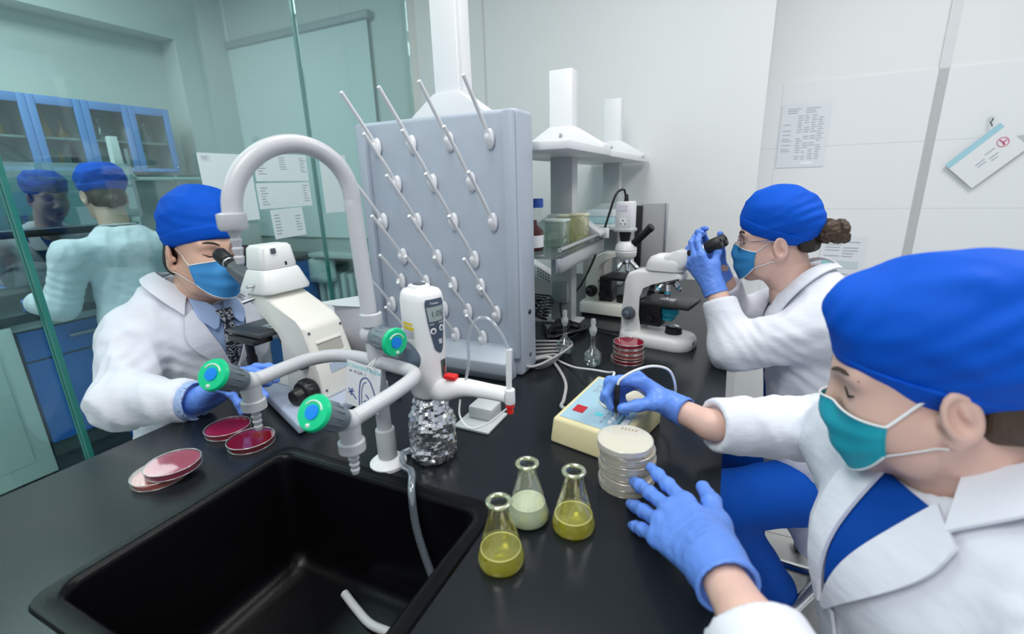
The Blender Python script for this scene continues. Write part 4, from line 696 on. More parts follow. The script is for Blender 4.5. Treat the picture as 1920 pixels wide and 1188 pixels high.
# ================================================================ people: smooth-blended fields turned into one surface each
V3 = lambda p: np.array(p, float)
class Field:
    def __init__(s): s.p = []
    def rc(s, a, b, ra, rb=None, k=.02, flat=None, op=0):
        s.p.append(('rc', V3(a), V3(b), ra, ra if rb is None else rb, k, flat, op)); return s
    def ell(s, c, r, k=.02, R=None, op=0):
        s.p.append(('ell', V3(c), V3(r), None if R is None else np.array(R), 0, k, None, op)); return s
    def cyl(s, a, b, r, k=.003, op=1):
        s.p.append(('cyl', V3(a), V3(b), r, 0, k, None, op)); return s
    def half(s, n, c, k=.004):            # keep n.p > c
        n = V3(n); l = np.linalg.norm(n); s.p.append(('half', n/l, c/l, 0, 0, k, None, 2)); return s
    def chain(s, pts, rs, k=.02, flat=None):
        for i in range(len(pts)-1): s.rc(pts[i], pts[i+1], rs[i], rs[i+1], k, flat)
        return s
    @staticmethod
    def d(q, P):
        t = q[0]
        if t == 'rc':
            a, b, ra, rb, fl = q[1], q[2], q[3], q[4], q[6]; ab = b-a; L = float(ab@ab)+1e-12; pa = P-a
            h = np.clip((pa@ab)/L, 0, 1); v = pa-h[..., None]*ab
            if fl is not None:
                n = V3(fl[0]); n = n/np.linalg.norm(n); v = v+n*((v@n)*(1/fl[1]-1))[..., None]
            return np.sqrt((v*v).sum(-1))-(ra+(rb-ra)*h)
        if t == 'ell':
            v = P-q[1]
            if q[3] is not None: v = v@q[3]
            k0 = np.sqrt(((v/q[2])**2).sum(-1)); k1 = np.sqrt(((v/q[2]**2)**2).sum(-1))+1e-9; return k0*(k0-1)/k1
        if t == 'cyl':
            a, b = q[1], q[2]; ab = b-a; L = np.linalg.norm(ab); u = ab/L; pa = P-(a+b)/2; x = pa@u; v = pa-x[..., None]*u
            return np.maximum(np.sqrt((v*v).sum(-1))-q[3], np.abs(x)-L/2)
        return q[2]-(P@q[1])
    @staticmethod
    def comb(D, d, k, op):
        if op == 0: h = np.maximum(k-np.abs(D-d), 0)/k; return np.minimum(D, d)-h*h*k/4
        if op == 1: d = -d
        h = np.maximum(k-np.abs(D-d), 0)/k; return np.maximum(D, d)+h*h*k/4
    def ev(s, P):
        P = np.asarray(P, float); D = np.full(P.shape[:-1], 1.)
        for q in s.p: D = s.comb(D, s.d(q, P), q[5], q[7])
        return D
    def box(s, q):
        if q[0] == 'ell': r = max(q[2]); return q[1]-r, q[1]+r
        if q[0] == 'half': return None
        r = max(q[3], q[4])*(max(1, q[6][1]) if q[6] else 1); return np.minimum(q[1], q[2])-r, np.maximum(q[1], q[2])+r
    def grid(s, res):
        bs = [s.box(q) for q in s.p if q[7] == 0]; lo = np.min([b[0] for b in bs], 0)-3*res; hi = np.max([b[1] for b in bs], 0)+3*res
        n = np.ceil((hi-lo)/res).astype(int)+1; D = np.full(tuple(n), .5, np.float32)
        for q in s.p:
            b = s.box(q)
            if b is None: i0 = np.zeros(3, int); i1 = n
            else: pad = q[5]+3*res; i0 = np.clip(np.floor((b[0]-pad-lo)/res).astype(int), 0, n); i1 = np.clip(np.ceil((b[1]+pad-lo)/res).astype(int)+1, 0, n)
            if (i1 <= i0).any(): continue
            X = np.stack(np.meshgrid(*[lo[j]+res*np.arange(i0[j], i1[j]) for j in range(3)], indexing='ij'), -1)
            sl = tuple(slice(i0[j], i1[j]) for j in range(3)); D[sl] = s.comb(D[sl], s.d(q, X), q[5], q[7])
        return D, lo
    def mesh(s, res): return nets(*s.grid(res), res)
def nets(D, lo, res):
    S = D < 0; n = np.array(D.shape)-1
    def cn(A, i, j, k): return A[i:n[0]+i, j:n[1]+j, k:n[2]+k]
    cs_ = [(i, j, k) for i in (0, 1) for j in (0, 1) for k in (0, 1)]
    cnt = sum(cn(S, *c).astype(np.int8) for c in cs_); act = (cnt > 0) & (cnt < 8); idx = np.argwhere(act); num = np.full(act.shape, -1, np.int64); num[act] = np.arange(len(idx))
    acc = np.zeros((len(idx), 3)); w_ = np.zeros(len(idx)); vals = {c: D[idx[:, 0]+c[0], idx[:, 1]+c[1], idx[:, 2]+c[2]].astype(float) for c in cs_}
    for a in cs_:
        for ax in range(3):
            if a[ax]: continue
            b = list(a); b[ax] = 1; b = tuple(b); va, vb = vals[a], vals[b]; m = (va < 0) != (vb < 0); t = np.where(m, va/np.where(m, va-vb, 1), 0)
            p = np.array(a, float)[None]+t[:, None]*np.eye(3)[ax]; acc += p*m[:, None]; w_ += m
    V = lo+res*(idx+acc/w_[:, None]); F = []
    for ax in range(3):
        u, v = (ax+1) % 3, (ax+2) % 3; sl0 = [slice(None)]*3; sl1 = [slice(None)]*3; sl0[ax] = slice(0, -1); sl1[ax] = slice(1, None)
        A, B_ = S[tuple(sl0)], S[tuple(sl1)]; e = np.argwhere(A != B_); e = e[(e[:, u] > 0) & (e[:, v] > 0) & (e[:, u] < n[u]) & (e[:, v] < n[v])]
        if not len(e): continue
        du, dv = np.eye(3, dtype=int)[u], np.eye(3, dtype=int)[v]; g = lambda q: num[q[:, 0], q[:, 1], q[:, 2]]
        Q = np.stack([g(e), g(e-du), g(e-du-dv), g(e-dv)], 1); ins = A[tuple(e.T)]; Q[~ins] = Q[~ins][:, ::-1]; F.append(Q)
    return V, np.concatenate(F)
def normals(V, F):
    n = np.cross(V[F[:, 2]]-V[F[:, 0]], V[F[:, 3]]-V[F[:, 1]]); N = np.zeros_like(V)
    for j in range(4): np.add.at(N, F[:, j], n)
    return N/(np.linalg.norm(N, axis=1)[:, None]+1e-12)
def relax(V, F, it):
    E = np.concatenate([F[:, [i, (i+1) % 4]] for i in range(4)]); 
    for _ in range(it):
        A = np.zeros_like(V); c = np.zeros(len(V)); np.add.at(A, E[:, 0], V[E[:, 1]]); np.add.at(A, E[:, 1], V[E[:, 0]]); np.add.at(c, E[:, 0], 1); np.add.at(c, E[:, 1], 1)
        V = V*.5+.5*A/np.maximum(c, 1)[:, None]
    return V
FOLD = .35
def wrinkle(V, F, amp, sc, folds=(), seed=0, fine=.3, calm=()):
    N = normals(V, F); d = np.zeros(len(V))
    if amp:
        for i, p in enumerate(V):
            q = Vector((p[0]*sc[0]+seed, p[1]*sc[1], p[2]*sc[2])); a = noise.noise(q); d[i] = amp*(1-2.2*abs(a))+amp*fine*noise.noise(q*2.7)
        d -= amp*.5
    for c, ax, rad, lam, am in folds:
        r = V-V3(c); ax = V3(ax)/np.linalg.norm(ax); s_ = r@ax; g = np.exp(-(r*r).sum(1)/rad**2); ph = s_/lam*2*PI+2.2*np.sin((r@np.array((31., 17., 23.)))*.9)
        d += FOLD*am*g*np.sin(ph)
    for c, rad in calm: r = V-V3(c); d *= np.clip(((r*r).sum(1)/rad**2)-.35, 0, 1)
    return V+N*d[:, None]
def to_obj(name, VF, m, parent, off=(0, 0, 0), smooth=180):
    V, F = VF; me = bpy.data.meshes.new(name); me.from_pydata((V-V3(off)).tolist(), [], [tuple(dict.fromkeys(f)) for f in F.tolist()]); me.update(); return link_mesh(name, me, m, parent, smooth)
def hframe(yaw, pitch, roll):
    a, p, r = map(math.radians, (yaw, pitch, roll)); f = np.array([math.cos(a)*math.cos(p), math.sin(a)*math.cos(p), -math.sin(p)])
    x = np.cross(f, (0, 0, 1)); x /= np.linalg.norm(x); u = np.cross(x, f); return np.array([x*math.cos(r)-u*math.sin(r), f, u*math.cos(r)+x*math.sin(r)]).T
def head_field(neck_to, ears=True):
    H = Field()
    H.ell((0, -.006, .055), (.072, .089, .077), .02).ell((0, .038, .042), (.061, .054, .062), .03).ell((0, .045, -.015), (.061, .052, .07), .03)
    for s in (-1, 1): H.ell((s*.038, .058, -.022), (.026, .028, .032), .03)
    H.ell((0, .032, -.062), (.053, .056, .045), .03).ell((0, .074, -.094), (.022, .018, .018), .03)
    for s in (-1, 1): H.rc((s*.056, .005, -.03), (s*.044, .03, -.078), .017, .014, .03)
    H.rc((0, -.022, -.04), (0, -.03, -.10), .053, .052, .03).rc((0, -.03, -.10), neck_to, .052, .058, .03)
    for s in (-1, 1): H.rc((s*.014, .091, .036), (s*.046, .076, .036), .009, .008, .018); H.ell((s*.032, .104, .016), (.020, .015, .013), .016, None, 1); H.ell((s*.031, .0765, .016), (.0165, .0125, .0125), .006)
    H.rc((0, .096, .024), (0, .111, -.022), .0075, .0105, .014)
    for s in (-1, 1): H.ell((s*.0125, .099, -.029), (.0095, .012, .0085), .008)
    H.ell((0, .0895, -.061), (.023, .0105, .0055), .006).ell((0, .0875, -.0705), (.020, .0105, .006), .005)
    if ears:
        for s in (-1, 1):
            a = math.radians(18)*s; R = np.array([[math.cos(a), 0, 0], [0, 1, 0], [0, 0, 1]]); R = np.array([[math.cos(-s*.45), -math.sin(-s*.45), 0], [math.sin(-s*.45), math.cos(-s*.45), 0], [0, 0, 1]]) @ np.array([[1, 0, 0], [0, math.cos(.2), math.sin(.2)], [0, -math.sin(.2), math.cos(.2)]])
            c = V3((s*.0795, -.008, .002)); H.ell(c, (.0085, .0200, .0335), .006, R); H.ell(c+R @ V3((s*.0095, .002, .004)), (.0125, .0142, .0250), .002, R, 1)
            H.ell(c+R @ V3((s*.001, -.004, .005)), (.006, .0055, .015), .003, R); H.ell(c+R @ V3((s*.0045, .0035, -.006)), (.0065, .0062, .009), .002, R, 1)
            H.ell((s*.076, .008, -.002), (.005, .005, .008), .005).ell((s*.077, -.001, -.028), (.0065, .009, .010), .006)
    return H
def march(Fd, P, D, off, it=50, st=.75):
    P = P.copy()
    for _ in range(it): P = P+D*((Fd.ev(P)-off)*st)[..., None]
    return P
def sheet_grid(rows, th):
    """closed thin sheet from a grid of points with outward normals"""
    G = np.array(rows); k, n, _ = G.shape
    du = np.gradient(G, axis=1); dv = np.gradient(G, axis=0); N = np.cross(du, dv); N /= np.linalg.norm(N, axis=-1)[..., None]+1e-12
    V = np.concatenate([(G+N*th/2).reshape(-1, 3), (G-N*th/2).reshape(-1, 3)]); M_ = k*n; F = []
    for i in range(k-1):
        for j in range(n-1): q = [i*n+j, i*n+j+1, (i+1)*n+j+1, (i+1)*n+j]; F.append(q); F.append([M_+x for x in q[::-1]])
    rim = [j for j in range(n)]+[i*n+n-1 for i in range(1, k)]+[(k-1)*n+j for j in range(n-2, -1, -1)]+[i*n for i in range(k-2, 0, -1)]
    for a, b in zip(rim, rim[1:]+rim[:1]): F.append([b, a, M_+a, M_+b])
    return V, np.array(F)
def drape(Fd, left, right, vdir, back, off, th, n=10, k=16, lim=.33):
    """a piece of cloth between two edge lines laid on a field, from the front (vdir points into the body)"""
    left = np.array(catmull(left, 6)) if len(left) > 2 else np.array(left, float); right = np.array(catmull(right, 6)) if len(right) > 2 else np.array(right, float)
    t = np.linspace(0, 1, k)
    def at(L): s_ = np.linspace(0, 1, len(L)); return np.stack([np.interp(t, s_, L[:, i]) for i in range(3)], -1)
    A, B_ = at(left), at(right); G = A[:, None]*(1-np.linspace(0, 1, n))[None, :, None]+B_[:, None]*np.linspace(0, 1, n)[None, :, None]
    Dv = np.broadcast_to(V3(vdir)/np.linalg.norm(vdir), G.shape); G0 = G-Dv*back; G = march(Fd, G0, Dv, off); far = ((G-G0)*Dv).sum(-1); G = G0+Dv*np.minimum(far, lim)[..., None]
    for _ in range(12):
        d = Fd.ev(G); e = 1e-4; g = np.stack([(Fd.ev(G+e*np.eye(3)[i])-d)/e for i in range(3)], -1); g /= np.linalg.norm(g, axis=-1)[..., None]+1e-9; G = G-g*np.clip(d-off, -.02, .02)[..., None]
    for _ in range(4): G[1:-1] = .5*G[1:-1]+.25*(G[:-2]+G[2:])
    return sheet_grid(G, th)
SKIN = mat('skin', (.66, .41, .31), .48, sss=.12, bump=(220, .03)); SKIN2 = mat('light skin', (.72, .47, .39), .48, sss=.12, bump=(220, .03)); SKIN3 = mat('tan skin', (.64, .42, .33), .5, sss=.1)
COATM = mat('white coat cotton', (.74, .76, .83), .75, spec=.2, bump=(16, .35, (1, 1, 2))); CAPM = mat('royal blue cap cotton', (.0, .085, .56), .7, spec=.2, bump=(14, .12)); SCRUB = mat('blue scrubs', (.0, .055, .33), .75, spec=.2, bump=(10, .2)); TROU = mat('royal blue trousers', (.0, .075, .45), .75, spec=.2, bump=(8, .15, (1, 1, .5)))
GLOVE = mat('periwinkle nitrile', (.13, .28, .80), .38, spec=.4, bump=(55, .10, (1, 1, 2.5))); HAIR = mat('dark hair', (.018, .012, .010), .45, bump=(90, .5, (1, 1, .15))); HAIRB = mat('brown hair', (.06, .035, .02), .5, bump=(90, .5, (1, 1, .15)))
MBLU = mat('blue mask', (.07, .33, .72), .6, spec=.2); MTEA = mat('teal mask', (.02, .40, .50), .5, spec=.3); MWHT = mat('mask white', (.80, .82, .83), .6); SHOE = mat('dark shoe', (.03, .02, .03), .4)
def apply(R, O, s, P): return (np.asarray(P, float)*s) @ R.T+V3(O)
class Person:
    def __init__(s, label, loc, head, neck_base, skin, res=.0032):
        s.O, y, p, r, s.s = head; s.R = hframe(y, p, r); s.loc = V3(loc); s.skin = skin
        nb = (np.linalg.inv(s.R) @ (V3(neck_base)-V3(s.O)))/s.s; s.H = head_field(nb); s.B = Field(); s.res = res; s.label = label
    def w(s, p): return apply(s.R, s.O, s.s, p)
    def finish(s, bres=.008):
        V, F = s.H.mesh(s.res); V = relax(V, F, 1); V = s.w(V); V2, F2 = s.B.mesh(bres); V2 = relax(V2, F2, 1)
        s.o = to_obj('person', (np.concatenate([V, V2]), np.concatenate([F, F2+len(V)])), s.skin, None, s.loc); s.o.location = s.loc; tag(s.o, s.label, 'person'); return s.o
    def add(s, name, VF, m, smooth=180, par=None): return to_obj(name, VF, m, par or s.o, s.loc, smooth)
    def addmb(s, name, mb, m, par=None, smooth=40): 
        for v in mb.bm.verts: v.co -= Vector(s.loc)
        return mb.obj(name, m, par or s.o, smooth)
    def local(s, name, Fd, res, m, wr=None, par=None, it=2):
        V, F = Fd.mesh(res); V = relax(V, F, it)
        if wr: V = wrinkle(V, F, *wr)
        return s.add(name, (s.w(V), F), m, 180, par)
    def snap(s, P, off):
        P = np.array(P, float); d = -P.copy(); d[:, 2] = 0; d /= np.linalg.norm(d, axis=1)[:, None]; return march(s.H, P-d*.04, d, off)
    def face(s, hair, eyes=(-1, 1), brow=True):
        for e in eyes:
            ln = s.snap([(e*.0165, .09, .0125), (e*.024, .09, .0085), (e*.032, .09, .0075), (e*.040, .09, .0095), (e*.0475, .08, .0145)], .0004); mb = MB(); mb.tube([tuple(p) for p in s.w(ln)], [.0006, .0013, .0016, .0016, .0008], 8, 5); s.addmb('eyelashes', mb, HAIR)
            if brow:
                ln = s.snap([(e*.014, .095, .037), (e*.026, .092, .0425), (e*.040, .085, .0435), (e*.053, .07, .037)], -.0004); mb = MB(); mb.tube([tuple(p) for p in s.w(ln)], [.0018, .0028, .0026, .0010], 8, 5); s.addmb('eyebrow', mb, hair)
    def cap(s, ells, cut, wr, m=CAPM, res=.004, extra=None):
        K = Field()
        for c, r in ells: K.ell(c, r, .03)
        if extra: extra(K)
        K.half((0, -cut[1], 1), cut[0], .004); s.capf = K; o = s.local('surgical_cap', K, res, m, wr)
        K2 = Field(); n_ = V3((0, -cut[1], 1)); l_ = np.linalg.norm(n_)
        for q in K.p[:-1]: K2.p.append((q[0], q[1], q[2]+.0022 if q[0] == 'ell' else q[2], q[3]+.0022 if q[0] == 'rc' else q[3], q[4]+.0022 if q[0] == 'rc' else q[4])+q[5:])
        K2.half(n_, cut[0]-.001, .003); K2.half(-n_, -(cut[0]+.036), .003); s.local('cap_band', K2, res, m, (wr[0]*.5,)+tuple(wr[1:2])+((),)+tuple(wr[3:]), o)
        return o
    def hair(s, cut, m, back=-.01, grow=.005, low=-.052):
        K = Field(); K.ell((0, -.006, .055), (.072+grow, .089+grow, .077+grow), .02).ell((0, -.045, -.015), (.064+grow, .06, .06), .03).half((0, -1, -.15), -back, .012).half((0, -.2, 1), low, .03); return s.local('hair', K, .004, m, (.0015, (60, 60, 12), (), 0, .5))
    def mask(s, m, top=(.004, .022), bot=(-.106, .045), az=66, loops=True, edge=True):
        K = Field(); K.p = [q for q in s.H.p if q[7] == 0]; K.ell((0, .070, -.055), (.040, .042, .052), .03)
        n, k = 33, 22; rows = []
        for i in range(k):
            t = i/(k-1); r = []
            for j in range(n):
                u = 2*j/(n-1)-1; z = (top[0]-top[1]*u*u)*(1-t)+(bot[0]+bot[1]*u*u)*t; a = math.radians(az)*u*(1-.10*t)
                r.append((-.2*math.sin(a), .03+.2*math.cos(a), z))
            rows.append(r)
        G = np.array(rows); D_ = np.array([0, .0, 0])-G; D_ += np.array([0, .015, 0]); D_[..., 2] = 0; D_ /= np.linalg.norm(D_, axis=-1)[..., None]
        G = march(K, G, D_, .0025); t = np.linspace(0, 1, k)[:, None]; u = np.linspace(-1, 1, n)[None]
        pl = .0030*np.abs(((t*3.0) % 1)-.5)*2*(1-u**4); G = G-D_*pl[..., None]; 
        for _ in range(3): G[1:-1, 1:-1] = .5*G[1:-1, 1:-1]+.125*(G[:-2, 1:-1]+G[2:, 1:-1]+G[1:-1, :-2]+G[1:-1, 2:])
        o = s.add('face_mask', sheet_grid(s.w(G.reshape(-1, 3)).reshape(k, n, 3), .0012), m, 50)
        if edge:
            for row in (G[0], G[-1]): mb = MB(); mb.tube([tuple(p) for p in s.w(row-D_[0]*.0006)], .0014, 8, 0); s.addmb('mask_hem', mb, MWHT, o)
            for col, dd in ((G[:, 0], D_[:, 0]), (G[:, -1], D_[:, -1])): mb = MB(); mb.tube([tuple(p) for p in s.w(col-dd*.0006)], .0012, 8, 0); s.addmb('mask_hem', mb, m, o)
        if loops:
            for j, e in ((0, 1), (n-1, -1)):
                x = 1 if G[0, j, 0] > 0 else -1
                a, b = G[0, j], G[-1, j]; e1 = V3((x*.0765, .010, .026)); e2 = V3((x*.074, .006, -.034))
                for p, q in ((a, e1), (b, e2)):
                    L_ = np.array([p+(q-p)*t_ for t_ in np.linspace(0, 1, 7)]); dd = -L_.copy(); dd[:, 1] *= .2; dd[:, 2] = 0; dd /= np.linalg.norm(dd, axis=1)[:, None]; L2 = march(K, L_-dd*.03, dd, .0018); L2[0] = p; mb = MB(); mb.tube([tuple(v) for v in s.w(L2)], .0018, 8, 3, flat=.6); s.addmb('ear_loop', mb, MWHT, o)
        return o
def glove(per, side, W, fwd, dors, fing, scale=1.0, res=.0026, cuff=.055, fore=None, name='glove', wr=None, wrad=.029):
    """side -1: right hand (thumb on -x); fing: per finger (spread deg, flex1, flex2, flex3) or a target point in world"""
    y = V3(fwd)/np.linalg.norm(fwd); z = V3(dors); z = z-y*(z@y); z /= np.linalg.norm(z); x = np.cross(y, z); R = np.array([x, y, z]).T; W = V3(W); t = 1 if side > 0 else -1
    inv = lambda p: (np.array(p, float)-W) @ R/scale
    kn = {'index': (.026, .088, .002), 'middle': (.006, .094, .004), 'ring': (-.014, .090, .002), 'little': (-.031, .080, -.003)}; ln = {'index': (.044, .027, .022), 'middle': (.048, .030, .023), 'ring': (.045, .028, .022), 'little': (.035, .021, .019)}; rd = {'index': .0092, 'middle': .0095, 'ring': .009, 'little': .008}
    P = Field(); fv = inv(V3(W)-V3(fore)) if fore is not None else V3((0, 1, 0)); fdir = (inv(V3(fore)) if fore is not None else V3((0, -1, 0))); fdir = fdir/np.linalg.norm(fdir)
    for f, c in kn.items(): c = V3((c[0]*t, c[1], c[2])); P.rc((c[0]*.55, .006, 0), c, .0165, .0118, .014)
    P.rc((t*.016, .014, -.008), (t*.036, .044, -.014), .018, .0145, .016)
    P.rc((0, .01, 0), fdir*.012, .024, wrad, .02, ((0, 0, 1), .85)); P.rc(fdir*.01, fdir*cuff, wrad*.98, wrad*1.14, .012, ((0, 0, 1), .92)); P.cyl(fdir*cuff*1.0, fdir*(cuff+.08), .09, .002); P.cyl(fdir*(cuff-.010), fdir*(cuff+.01), wrad*.92, .002)
    chains = []
    def chain_angles(base, sp, fl, L_):
        p = V3(base); pts = [p]; a = 0; d0 = V3((math.sin(math.radians(sp))*t, math.cos(math.radians(sp)), 0))
        for f_, l in zip(fl, L_): l = l*1.12; a += math.radians(f_); d = d0*math.cos(a)+V3((0, 0, -1))*math.sin(a); p = p+d*l; pts.append(p)
        return pts
    def reach(pts, T):
        L_ = [np.linalg.norm(pts[i+1]-pts[i]) for i in range(len(pts)-1)]; b = pts[0]; pts = [p.copy() for p in pts]
        for _ in range(30):
            pts[-1] = T.copy()
            for i in range(len(pts)-2, -1, -1): d = pts[i]-pts[i+1]; pts[i] = pts[i+1]+d/np.linalg.norm(d)*L_[i]
            pts[0] = b
            for i in range(1, len(pts)): d = pts[i]-pts[i-1]; pts[i] = pts[i-1]+d/np.linalg.norm(d)*L_[i-1]
        return pts
    for f in ('index', 'middle', 'ring', 'little'):
        g = fing[f]; c = V3((kn[f][0]*t, kn[f][1], kn[f][2]))
        if isinstance(g, dict): pts = reach(chain_angles(c, g.get('sp', 0), g.get('fl', (25, 35, 20)), ln[f]), inv(g['to']))
        else: pts = chain_angles(c, g[0], g[1:], ln[f])
        r = rd[f]; chains.append((pts, [r*1.08, r*1.0, r*.94, r*.84]))
    g = fing['thumb']; tb = V3((t*.034, .044, -.014)); L_ = (.040, .034)
    if isinstance(g, dict): pts = reach([tb, tb+V3((t*.02, .028, -.008)), tb+V3((t*.026, .056, -.014))], inv(g['to']))
    else:
        d1 = V3((math.sin(math.radians(g[0]))*t, math.cos(math.radians(g[0])), g[1])); d1 /= np.linalg.norm(d1); d2 = V3((math.sin(math.radians(g[2]))*t, math.cos(math.radians(g[2])), g[3])); d2 /= np.linalg.norm(d2); pts = [tb, tb+d1*L_[0], tb+d1*L_[0]+d2*L_[1]]
    chains.append((pts, [.0125, .0112, .0092]))
    allp = np.concatenate([np.array(c[0]) for c in chains]+[np.array([[0, 0, 0], fdir*cuff])]); lo = allp.min(0)-.045; hi = allp.max(0)+.045; n = np.ceil((hi-lo)/res).astype(int)
    X = np.stack(np.meshgrid(*[lo[j]+res*np.arange(n[j]) for j in range(3)], indexing='ij'), -1); Dp = P.ev(X); D = Dp.copy()
    for pts, rs in chains:
        Ff = Field().chain(pts, rs, .005)
        for i in range(1, len(pts)-1): Ff.ell(pts[i], (rs[i]*1.04,)*3, .004)
        df = Ff.ev(X); D = np.minimum(D, Field.comb(Dp, df, .010, 0))
    V, F = nets(D.astype(np.float32), lo, res); V = relax(V, F, 1)
    cr = [((0, .012, .0), (0, 1, 0), .035, .011, .0011)]
    V = wrinkle(V, F, *(wr or (.0009, (70, 45, 70), cr, 1, .4)), calm=((fdir*cuff, .05),)); V = (V*scale) @ R.T+W
    return per.add(name, (V, F), GLOVE)
def collar(per, tor, c, head, z, ri, ro, par, th0=30, off=.012):
    A = np.linspace(th0, 360-th0, 17); L_, R_ = [], []
    for a in A:
        t = abs(a-180)/(180-th0); h = math.radians(head+a); r_o = ro*(1+.16*t**2)-.012*(1-t); sg = 1 if a < 180 else -1; r_o -= .016*(1-t); h2 = h+sg*math.radians(6)*t**3
        L_.append((c[0]+ri*math.cos(h), c[1]+ri*math.sin(h), z)); R_.append((c[0]+r_o*math.cos(h2), c[1]+r_o*math.sin(h2), z))
    return per.add('coat_collar', drape(tor, L_, R_, (0, 0, -1), 0, off, .005, 9, 60), COATM, 60, par)
def copyf(F_): G = Field(); G.p = list(F_.p); return G
def sleeve(Fd, sh, el, wr, r=(.068, .06, .052, .047), k=.03, hollow=True):
    sh, el, wr = V3(sh), V3(el), V3(wr); Fd.rc(sh, el, r[0], r[1], k); Fd.rc(el, wr, r[2]+.002, r[3], k)
    u = (wr-el)/np.linalg.norm(wr-el); Fd.cyl(wr-u*.004, wr+u*.09, .09, .003)
    if hollow: Fd.cyl(wr-u*.016, wr+u*.02, r[3]-.0135, .004)
def arm(Fd, sh, el, wr, hand): Fd.chain([sh, el, wr], [.042, .036, .027], .02); Fd.rc(wr, hand, .026, .024, .01)
def leg(Fd, hip, knee, ank, r=(.075, .055, .04)): Fd.chain([hip, knee, ank], list(r), .02)
def trousers(per, legs, pelvis, m=TROU, r=(.095, .075, .066), wr=(.004, (7, 7, 5), (), 0, .3)):
    F_ = Field(); F_.ell(pelvis, (.13, .15, .11), .03)
    for hip, knee, ank in legs: F_.chain([hip, knee], [r[0], r[1]], .03); F_.rc(knee, ank, r[1]*.97, r[2], .025)
    V, F = F_.mesh(.009); V = relax(V, F, 2); return per.add('trousers', (wrinkle(V, F, *wr), F), m)
def shoe(per, ank, d):
    a = V3(ank); d = V3(d)/np.linalg.norm(d); F_ = Field(); a = V3((a[0], a[1], .045)); F_.rc(a-d*.04+V3((0, 0, -.005)), a+d*.13+V3((0, 0, -.012)), .038, .032, .02).rc(a-d*.02, a-d*.02+V3((0, 0, .05)), .042, .045, .02).half((0, 0, 1), .001, .002)
    V, F = F_.mesh(.006); return per.add('shoe', (relax(V, F, 1), F), SHOE)
def button(per, p, n, r=.008):
    mb = MB(); mb.lathe([(0, .003), (r*.7, .003), (r, .002), (r, 0)], p, 20, n); return per.addmb('button', mb, mat('coat button', (.72, .74, .82), .3))
# ---------------------------------------------------------------- the seated man at the trinocular microscope
O = (-1.314, .794, 1.184); nb = (-1.375, .79, 1.015)
M_ = Person('seated man in blue cap, blue mask and dark tie looking into the large microscope', (-1.5, .8, 0), (O, .5, 2, -4.1, 1.0), nb, SKIN)
shR, elR, wrR = (-1.405, .640, .985), (-1.282, .520, .882), (-1.095, .572, .890); shL, elL, wrL = (-1.39, .985, .99), (-1.24, 1.10, .90), (-1.04, .94, .90)
b = M_.B; b.rc((-1.38, .80, .99), (-1.50, .80, .62), .10, .11, .03, ((0, 1, 0), 1.35)); b.rc(shR, shL, .055, .055, .03); arm(b, shR, elR, wrR, (-1.06, .585, .895)); arm(b, shL, elL, wrL, (-1.0, .915, .90)); b.rc((-1.38, .79, 1.0), (-1.36, .79, 1.06), .06, .055, .02)
lg = [((-1.52, .72, .52), (-1.12, .66, .54), (-1.16, .66, .12)), ((-1.52, .90, .52), (-1.12, .95, .54), (-1.16, .95, .12))]
for l in lg: leg(b, *l)
M_.finish(); M_.face(HAIR)
M_.cap([((0, .002, .075), (.088, .104, .080)), ((-.004, .0, .122), (.086, .096, .054))], (.0285, .27), (.0035, (13, 13, 18), [((.05, .07, .11), (0, .3, 1), .06, .03, .002), ((.07, -.05, .13), (.3, .3, 1), .05, .035, .004)], 4, .3), extra=lambda K: K.rc((-.055, .0, .152), (.01, -.01, .155), .03, .03, .04))
M_.hair(0, HAIR, .004, .003); M_.mask(MBLU, (-.002, .012), (-.105, .040), 62)
ct_ = Field(); ct_.rc((-1.375, .80, .955), (-1.47, .80, .60), .128, .15, .04, ((0, 1, 0), 1.38)); ct_.rc(shR, shL, .082, .082, .05); ct_.rc((-1.40, .70, 1.035), (-1.40, .89, 1.035), .062, .062, .05); ct_.rc((-1.425, .735, 1.085), (-1.425, .85, 1.085), .046, .046, .05)
tor_ = copyf(ct_)
sleeve(ct_, shR, elR, wrR, (.076, .064, .060, .050), .03); sleeve(ct_, shL, elL, wrL, (.080, .070, .064, .051), .035)
ct_.cyl((-1.39, .79, 1.05), (-1.345, .79, 1.22), .068, .01); ct_.cyl((-1.47, .8, .52), (-1.48, .8, .40), .3, .01)
V, F = ct_.mesh(.0065); V = relax(V, F, 2)
fo = [((-1.29, .53, .93), (.5, .3, -.4), .09, .034, .006), ((-1.40, .60, .90), (.4, -.2, 1), .11, .05, .005), ((-1.22, .55, .91), (1, .3, 0), .12, .06, .003), ((-1.30, .66, .93), (.2, .5, 1), .09, .045, .006), ((-1.26, 1.06, .93), (.6, -.4, .3), .1, .035, .004)]
coat_m = M_.add('lab_coat', (wrinkle(V, F, .007, (13, 13, 8), fo, 2, .5, ((wrR, .07), (wrL, .07))), F), COATM)
into = (-1, -.02, -.12); SHIRT = mat('pale blue shirt', (.36, .48, .74), .7, spec=.2)
def yz(p): return [(-1.1, y, z) for y, z in p]
M_.add('shirt_front', drape(tor_, yz([(.735, 1.075), (.722, 1.04), (.738, .98), (.775, .905)]), yz([(.845, 1.075), (.862, 1.04), (.85, .98), (.785, .905)]), into, .1, .003, .003), SHIRT)
for s in (-1, 1): M_.add('shirt_collar', drape(tor_, yz([(.79+s*.052, 1.105), (.79+s*.062, 1.05), (.79+s*.040, 1.010)]), yz([(.79+s*.022, 1.085), (.79+s*.008, 1.055), (.79+s*.032, 1.012)]), into, .1, .013, .004), SHIRT)
